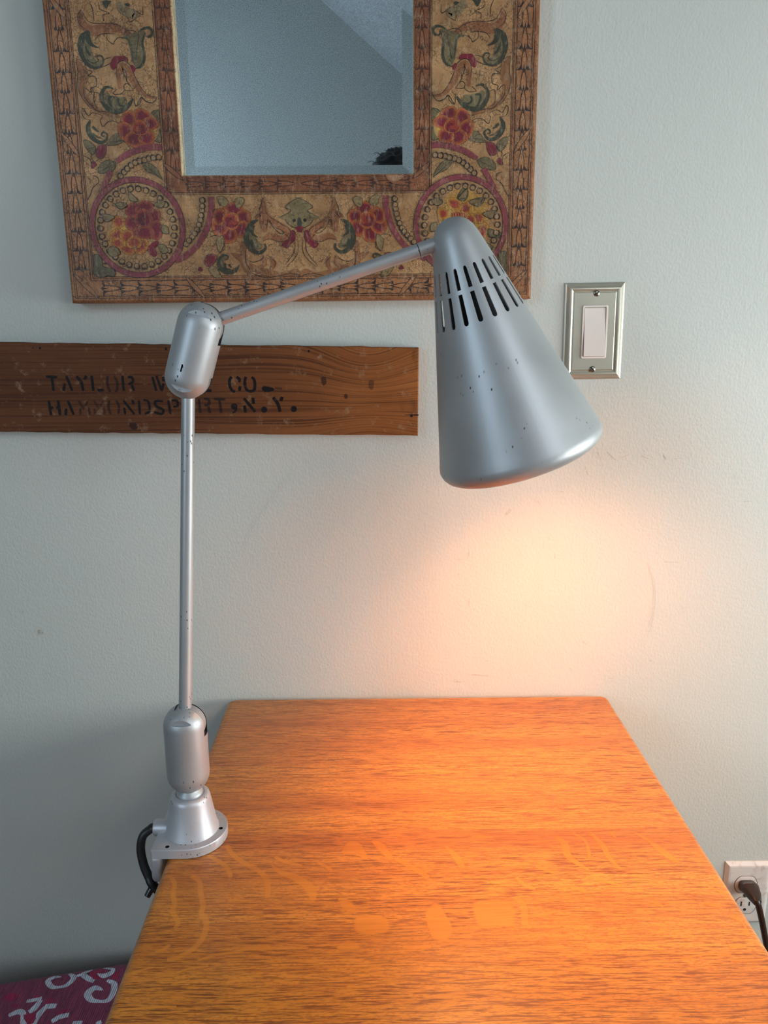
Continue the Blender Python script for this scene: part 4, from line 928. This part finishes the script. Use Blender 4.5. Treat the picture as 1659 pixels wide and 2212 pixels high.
ba.blob('H', [(1140, 700), (1200, 690), (1235, 740), (1190, 770), (1150, 745)], I2); ba.blob('T', [(990, 545), (1012, 540), (1018, 570), (1000, 585)], I2); ba.blob('T', [(1250, 560), (1275, 560), (1270, 605), (1252, 600)], I3); ba.blob('T', [(1115, 635), (1130, 632), (1132, 655), (1118, 655)], I2)
ba.stroke('T', [(1440, 745), (1518, 745)], [2, 8], I1)
for rg, c, r in (('S', (237, 105), 5), ('S', (287, 106), 10), ('S', (1190, 112), 11), ('T', (923, 398), 7), ('T', (1480, 748), 9)): ba.disc(rg, c, r, (3, 3, 3, 1), rx=.75)
nv = len(V); nf = len(F)
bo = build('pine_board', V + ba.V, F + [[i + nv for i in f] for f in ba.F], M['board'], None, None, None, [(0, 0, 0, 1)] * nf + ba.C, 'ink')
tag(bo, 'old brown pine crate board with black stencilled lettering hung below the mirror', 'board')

# ------------------------------------------------------------------ light switch
cs = [P(1222, 612, Y=-.003), P(1352, 609, Y=-.003), P(1341, 818, Y=-.003), P(1213, 820, Y=-.003)]
sc_ = sum(cs) / 4; hw, hh = .0384, .0605; ra = math.radians(.75); su = np.array([math.cos(ra), 0, math.sin(ra)]); sv = np.array([-math.sin(ra), 0, math.cos(ra)])
S3 = lambda u, v, d: np.array([sc_[0], 0, sc_[2]]) + su * u + sv * v + np.array([0, -d, 0])
swt = thing('light_switch', 'white rocker light switch in brushed nickel plate right of the mirror', 'light switch', S3(0, 0, 0))
def nest(steps, hw, hh, close=True):
    V = []; F = []
    for ins, d in steps: V += [S3(u, v, d) for u, v in ((-hw + ins, -hh + ins), (hw - ins, -hh + ins), (hw - ins, hh - ins), (-hw + ins, hh - ins))]
    for i in range(len(steps) - 1):
        for k in range(4): F.append((i * 4 + k, i * 4 + (k + 1) % 4, (i + 1) * 4 + (k + 1) % 4, (i + 1) * 4 + k))
    if close: F.append(tuple(range((len(steps) - 1) * 4, len(steps) * 4)))
    return V, F
build('cover_plate', *nest([(0, 0.0002), (0, .0012), (.0008, .0018), (.0022, .0024), (.0048, .0050), (.0066, .0062), (.0080, .0064), (.0092, .0058), (.0102, .0050), (.0108, .0046), (.0114, .0052), (.0126, .0058)], hw, hh), M['nickel'], swt, 20)
bz = [P(1259.6, 659.6, Y=-.007), P(1313.9, 659.6, Y=-.007), P(1308.6, 773.8, Y=-.007), P(1254.3, 774.2, Y=-.007)]
bc = sum(bz) / 4 - np.array([sc_[0], 0, sc_[2]]); bu, bv = bc @ su, bc @ sv
def rr3(hw, hh, r, d, off=(0, 0)): return [S3(bu + off[0] + x, bv + off[1] + y, d) for x, y in rrect(-hw, -hh, hw, hh, r, 4)]
lp = [rr3(.0164, .0333, .0022, .0040), rr3(.0164, .0333, .0022, .0068), rr3(.0159, .0328, .002, .0074), rr3(.0142, .0311, .0012, .0074), rr3(.0140, .0309, .0012, .0050)]
n = len(lp[0]); V = [p for l in lp for p in l]; F = [(i * n + k, i * n + (k + 1) % n, (i + 1) * n + (k + 1) % n, (i + 1) * n + k) for i in range(4) for k in range(n)] + [tuple(range(4 * n, 5 * n))]
build('switch_bezel', V, F, M['white'], swt, 30)
V = []; 
for x, y, d in ((-1, -1, .0094), (1, -1, .0094), (1, .0, .0078), (1, 1, .0060), (-1, 1, .0060), (-1, 0, .0078)): V.append(S3(bu + x * .0134, bv + y * .0301 - .0004, d))
for x, y in ((-1, -1), (1, -1), (1, 0), (1, 1), (-1, 1), (-1, 0)): V.append(S3(bu + x * .0134, bv + y * .0301 - .0004, .0052))
bevel(build('rocker', V, [(0, 1, 2, 5), (5, 2, 3, 4), (0, 6, 7, 1), (1, 7, 8, 2), (2, 8, 9, 3), (3, 9, 10, 4), (4, 10, 11, 5), (5, 11, 6, 0), (6, 11, 8, 7), (11, 10, 9, 8)], M['white'], swt), .0006, 2, 30)
for q, an in (((1289, 633.5), .65), ((1279.6, 797.5), -.75)):
    d = P(*q, Y=-.006) - np.array([sc_[0], 0, sc_[2]]); p0 = S3(d @ su, d @ sv, .0056)
    s_ = MB().lathe([(0, -.001), (.0040, -.001), (.0040, .0004), (.0033, .0011), (.0018, .0015), (0, .0016)], p0, (0, -1, 0), 28, (0, 0, 1)).build('screw', M['screw'], swt)
    sd_ = np.array([math.cos(an), 0, math.sin(an)]); sn = np.array([-math.sin(an), 0, math.cos(an)])
    Vs = [p0 + sd_ * a * .0045 + sn * b * .00055 + np.array([0, -c, 0]) for a in (-1, 1) for b in (-1, 1) for c in (.0006, .004)]
    ct_o = MB().put(Vs, [(0, 1, 3, 2), (4, 6, 7, 5), (0, 4, 5, 1), (2, 3, 7, 6), (0, 2, 6, 4), (1, 5, 7, 3)]).build('cutter', M['dark'], None, None)
    boolean(s_, [ct_o])

# ------------------------------------------------------------------ wall outlet, plug and cord
ox0 = P(1568, 1862, Y=-.002)[0]; oz1 = P(1568, 1862, Y=-.002)[2]; OW, OH = .0715, .110; oc = np.array([ox0 + OW / 2, 0, oz1 - OH / 2])
out = thing('wall_outlet', 'white duplex wall outlet low on wall beyond the right desk edge', 'outlet', oc)
S3o = lambda u, v, d: oc + np.array([u, -d, v])
V = []; F = []; st = [(0, .0002), (0, .0014), (.0050, .0052), (.0075, .0057)]
for ins, d in st: V += [S3o(u, v, d) for u, v in ((-OW / 2 + ins, -OH / 2 + ins), (OW / 2 - ins, -OH / 2 + ins), (OW / 2 - ins, OH / 2 - ins), (-OW / 2 + ins, OH / 2 - ins))]
for i in range(3):
    for k in range(4): F.append((i * 4 + k, i * 4 + (k + 1) % 4, (i + 1) * 4 + (k + 1) % 4, (i + 1) * 4 + k))
F.append((12, 13, 14, 15)); build('cover_plate', V, F, M['outlet'], out)
def recept(c, name):
    oz = lambda s: [(.0172 * s * math.cos(t), max(-.0147 * s, min(.0147 * s, .0172 * s * math.sin(t)))) for t in np.linspace(0, 2 * math.pi, 41)[:-1]]
    def ring(s, d): return [S3o(c[0] + x, c[1] + y, d) for x, y in oz(s)]
    L_ = [ring(1, .0054), ring(1, .0057), ring(.985, .0062), ring(.95, .0064)]; n = len(L_[0])
    V = [p for l in L_ for p in l]; F = [(i * n + k, i * n + (k + 1) % n, (i + 1) * n + (k + 1) % n, (i + 1) * n + k) for i in range(3) for k in range(n)] + [tuple(range(3 * n, 4 * n))]
    r = build(name, V, F, M['outlet'], out, 30)
    g = [S3o(c[0] + x, c[1] + y, .00585) for x, y in oz(1.045)] + [S3o(c[0] + x, c[1] + y, .00590) for x, y in oz(1.0)]
    build('receptacle_gap', g, [(k, (k + 1) % n, n + (k + 1) % n, n + k) for k in range(n)], M['dark'], r)
    sl_ = MB()
    for u, v, a, b in ((-.0063, .0035, .0011, .0042), (.0063, .0035, .0011, .0036)): sl_.box(S3o(c[0] + u - a, c[1] + v - b, .00655), S3o(c[0] + u + a, c[1] + v + b, .0060))
    sl_.lathe([(.0024, .0060), (.0024, .00655), (0, .00655)], S3o(c[0], c[1] - .0068, 0), (0, -1, 0), 16, (0, 0, 1))
    sl_.build('receptacle_slot', M['dark'], r, None)
r1 = P(1611, 1911, Y=-.006) - oc; r2 = P(1609, 1956, Y=-.006) - oc
recept((r1[0], r1[2]), 'receptacle'); recept((r2[0], r2[2]), 'receptacle')
MB().lathe([(0, 0), (.003, 0), (.003, .0008), (0, .0012)], S3o((r1[0] + r2[0]) / 2, (r1[2] + r2[2]) / 2, .0056), (0, -1, 0), 20, (0, 0, 1)).build('screw', M['screw'], out)
pc = S3o(r1[0], r1[2], .0068)
pcord = thing('power_cord', 'dark brown cord and plug in the upper socket of wall outlet', 'power cord', pc)
# plug: a flat-faced body that narrows into the cord
secs = [(pc + np.array([.0000, 0, .0008]), .0120, .0088), (pc + np.array([.0005, -.004, .0006]), .0128, .0094), (P(1622, 1921, Y=-.026), .0120, .0092), (P(1631, 1938, Y=-.040), .0088, .0078), (P(1637, 1951, Y=-.050), .0052, .0052)]
V = []; F = []; NS = 24
for i, (c, rx, rz) in enumerate(secs):
    d = secs[min(i + 1, 4)][0] - secs[max(i - 1, 0)][0]
    if i < 2: d = np.array([.0, -1, -.1])
    a, b, cc = frame(d, (1, 0, 0))
    for k in range(NS):
        t = 2 * math.pi * k / NS; ce, se = math.cos(t), math.sin(t); e = .55
        V.append(c + a * rx * math.copysign(abs(ce) ** e, ce) + b * rz * math.copysign(abs(se) ** e, se))
for i in range(4):
    for k in range(NS): F.append((i * NS + k, i * NS + (k + 1) % NS, (i + 1) * NS + (k + 1) % NS, (i + 1) * NS + k))
F += [tuple(range(NS))[::-1], tuple(range(4 * NS, 5 * NS))]
build('plug', V, F, M['brown'], pcord, 40)
q0 = secs[-1][0]
MB().tube([secs[3][0], q0, P(1645, 1985, Y=-.054), P(1652, 2022, Y=-.054), P(1660, 2065, Y=-.050), P(1672, 2130, Y=-.045), np.array([.60, -.05, .06]), np.array([.66, -.06, .006]), np.array([.95, -.08, .006])], [.0045, .0045, .0044, .0044], 16, 8).build('cord', M['brown'], pcord, 60)

# ------------------------------------------------------------------ kilim covered footstool, lower left
ZK = .335
kr = P(265, 2083, Z=ZK); kl = P(0, 2125, Z=ZK)
kd = (kr - kl); kd[2] = 0; kd /= np.linalg.norm(kd); kn = np.array([-kd[1], kd[0], 0])
K0 = kr + kd * .10 + kn * .013; KL, KWd = .62, .40           # right rear corner, length, depth
K3 = lambda s, t, z: K0 - kd * s - kn * t + np.array([0, 0, z - ZK])
ks = thing('footstool', 'low footstool covered in burgundy kilim with pale hooked motifs left of desk', 'footstool', K3(KL / 2, KWd / 2, 0.0))
def kloop(ins, z): return [K3(x, y, z) for x, y in rrect(ins, ins, KL - ins, KWd - ins, .03, 5)][::-1]
zz = [(0.004, .09), (0, .10), (0, ZK - .022)] + [(.022 * (1 - math.cos(a)), ZK - .022 + .022 * math.sin(a)) for a in np.linspace(.25, math.pi / 2, 6)]
Ls = [kloop(i, z) for i, z in zz]; n = len(Ls[0]); V = [p for l in Ls for p in l]
F = [(i * n + k, i * n + (k + 1) % n, (i + 1) * n + (k + 1) % n, (i + 1) * n + k) for i in range(len(Ls) - 1) for k in range(n)] + [tuple(range((len(Ls) - 1) * n, len(Ls) * n)), tuple(range(n))[::-1]]
def ki_uv(rg, x, y): p = P(*px(rg, x, y), Z=ZK); return np.array([p[0], p[1]])
def ki_place(u, v, l):                                         # follows the rounded rear edge
    t = max(.004, float((K0 - np.array([u, v, ZK])) @ kn)); p = np.array([u, v, 0]); d = float((K0 - p)[:2] @ kn[:2])
    if d < .004: p = p - kn * (.004 - d)
    z = ZK if t > .022 else ZK - .022 + math.sqrt(.022 ** 2 - (.022 - t) ** 2)
    return (p[0], p[1], z + l + (.0004 if t < .03 else 0))
ka = Art(ki_uv, ki_place, 1.2e-5); ka.pxm = 1240.
BUR = (.26, .038, .10, 1); BLU = (.62, .66, .78, 1); CRK = (.40, .014, .085, 1)
for pts, wd in (([(785, 298), (700, 300), (615, 352), (665, 425), (760, 428), (860, 398), (945, 310), (880, 250)], [10, 50, 60, 50, 30, 50, 60, 30]), ([(1240, 258), (1330, 285), (1425, 245), (1440, 200), (1320, 178)], [10, 60, 60, 40, 20]),
                ([(1185, 195), (1065, 262), (1130, 320), (1205, 352)], [20, 60, 56, 50]), ([(1315, 465), (1215, 440), (1125, 510), (1165, 590), (1290, 612), (1390, 590), (1450, 490), (1460, 390), (1370, 340)], [14, 70, 80, 60, 34, 60, 64, 64, 30]),
                ([(340, 610), (450, 590), (535, 565)], 46), ([(525, 590), (440, 700), (370, 750)], [40, 70, 50]), ([(110, 795), (230, 745), (295, 770), (300, 910)], [40, 66, 56, 60]), ([(570, 675), (720, 670)], 62), ([(590, 680), (480, 800), (425, 910)], [50, 70, 60]),
                ([(660, 870), (780, 805), (880, 785)], 60), ([(930, 890), (1050, 885)], 50), ([(1230, 905), (1300, 870)], 50), ([(980, 290), (1060, 265)], 40)): ka.stroke('J', pts, wd, BLU)
for pts in ([(300, 785), (460, 772), (430, 890), (345, 892)], [(1130, 240), (1240, 205), (1370, 212), (1240, 258), (1290, 315), (1200, 330)], [(440, 560), (490, 520), (510, 560)], [(590, 640), (640, 560), (695, 610), (640, 640)], [(50, 560), (140, 500), (230, 530), (200, 600), (90, 610)], [(1430, 290), (1520, 220), (1500, 330), (1440, 320)], [(720, 770), (860, 700), (850, 760)], [(150, 650), (240, 660), (180, 700)]):
    ka.blob('J', pts, CRK, res=2)
nv = len(V); nf = len(F)
build('cushion', V + ka.V, F + [[i + nv for i in f] for f in ka.F], M['kilim'], ks, 60, None, [BUR] * nf + ka.C)
for s_, t_ in ((.05, .05), (KL - .05, .05), (.05, KWd - .05), (KL - .05, KWd - .05)):
    c = K3(s_, t_, 0); MB().lathe([(0, 0), (.014, 0), (.020, .085), (.020, .0895), (0, .0895)], (c[0], c[1], 0), n=20).build('leg', M['rawwood'], ks)

# ------------------------------------------------------------------ the photographer, seen only as dark hair in the mirror
PX, PY = .078, -1.335
per = thing('person', 'person with short dark hair reflected in lower right corner of the mirror', 'person', (PX, PY, 0))
def skin(name, joints, edges, mat, parent):
    me = bpy.data.meshes.new(name); me.from_pydata([tuple(map(float, j[0])) for j in joints], edges, []); me.materials.append(mat)
    o = bpy.data.objects.new(name, me); add(o, parent)
    md = o.modifiers.new('skin', 'SKIN'); md.use_smooth_shade = True
    lay = me.skin_vertices[0] if me.skin_vertices else None
    if lay is None: lay = me.attributes.new('skin', 'SKIN', 'POINT')
    for i, (c, r) in enumerate(joints): lay.data[i].radius = r if hasattr(r, '__len__') else (r, r); lay.data[i].use_root = (i == 0)
    sb = o.modifiers.new('subsurf', 'SUBSURF'); sb.levels = 1; sb.render_levels = 1
    return o
q = lambda x, y, z: (PX + x, PY + y, z)
J = [(q(0, 0, .93), (.14, .10)), (q(0, 0, 1.10), (.13, .09)), (q(0, 0, 1.28), (.15, .10)), (q(0, 0, 1.40), (.13, .08)), (q(0, .01, 1.48), .055), (q(0, .02, 1.54), (.062, .075)), (q(0, .02, 1.60), (.070, .088)), (q(0, .015, 1.65), (.045, .06))]
Ed = [(i, i + 1) for i in range(7)]
def limb(start, pts):
    k = start
    for p in pts: J.append(p); Ed.append((k, len(J) - 1)); k = len(J) - 1
    return k
for sg in (-1, 1):
    limb(0, [(q(.09 * sg, 0, .84), (.085, .09)), (q(.095 * sg, .01, .48), .058), (q(.095 * sg, -.01, .10), .042), (q(.10 * sg, .10, .035), .035), (q(.10 * sg, .15, .025), .026)])
    h = limb(3, [(q(.17 * sg, 0, 1.39), .056), (q(.22 * sg, -.02, 1.12), .043), (q(.075 * sg, .17, 1.20), .029), (q(.045 * sg, .215, 1.215), (.030, .018))])
    for f in range(4):
        dz = .03 - .02 * f
        limb(h, [(q(.038 * sg, .245, 1.215 + dz), .009), (q(.020 * sg, .262 - .002 * f, 1.216 + dz), .0085), (q(.004 * sg, .262 - .002 * f, 1.217 + dz), .0075)])
    limb(h, [(q(.050 * sg, .225, 1.245), .010), (q(.030 * sg, .236, 1.262), .0085)])
skin('body', J, Ed, M['skin'], per)
sh_ = [(q(0, 0, .95), (.155, .115)), (q(0, 0, 1.10), (.145, .105)), (q(0, 0, 1.28), (.165, .115)), (q(0, 0, 1.40), (.145, .095))]; se = [(0, 1), (1, 2), (2, 3)]
for sg in (-1, 1):
    b = len(sh_); sh_ += [(q(.175 * sg, 0, 1.39), .068), (q(.222 * sg, -.02, 1.14), .056)]; se += [(3, b), (b, b + 1)]
skin('shirt', sh_, se, M['cloth'], per)
tr = [(q(0, 0, .95), (.15, .11))]; te = []
for sg in (-1, 1):
    b = len(tr); tr += [(q(.09 * sg, 0, .84), (.095, .10)), (q(.095 * sg, .01, .48), .072), (q(.095 * sg, -.01, .12), .06)]; te += [(0, b), (b, b + 1), (b + 1, b + 2)]
skin('trousers', tr, te, M['cloth'], per)
hb = MB(); HC = np.array(q(0, .005, 1.628)); V = []; F = []; nu, nv2 = 28, 40
for i in range(nu + 1):
    a = math.pi * .78 * i / nu
    for k in range(nv2):
        t = 2 * math.pi * k / nv2; fr_ = 1 + .035 * math.sin(9 * t + i) + .03 * math.sin(5 * t - 2.1 * i)
        r = np.array([.092 * math.sin(a) * math.cos(t), .112 * math.sin(a) * math.sin(t) - .008, .108 * math.cos(a)])
        if math.sin(t) > .55 and a > 1.6: r *= .80
        V.append(HC + r * fr_)
for i in range(nu):
    for k in range(nv2): F.append((i * nv2 + k, (i + 1) * nv2 + k, (i + 1) * nv2 + (k + 1) % nv2, i * nv2 + (k + 1) % nv2))
hb.put(V, F)
for k in range(26):
    t = random.uniform(0, 2 * math.pi); a = random.uniform(0, 1.0)
    d = np.array([math.sin(a) * math.cos(t), math.sin(a) * math.sin(t), math.cos(a)]); p0 = HC + d * np.array([.086, .104, .106])
    tan = np.array([math.cos(t + 1.2), math.sin(t + 1.2), -.2]); l = random.uniform(.012, .03)
    hb.tube([p0 - d * .004, p0 + d * l * .5 + tan * l * .5, p0 + d * l * .55 + tan * l * 1.1], [.0008, .0006, .0003], 5, 3)
hb.build('hair', M['hair'], per, 60)
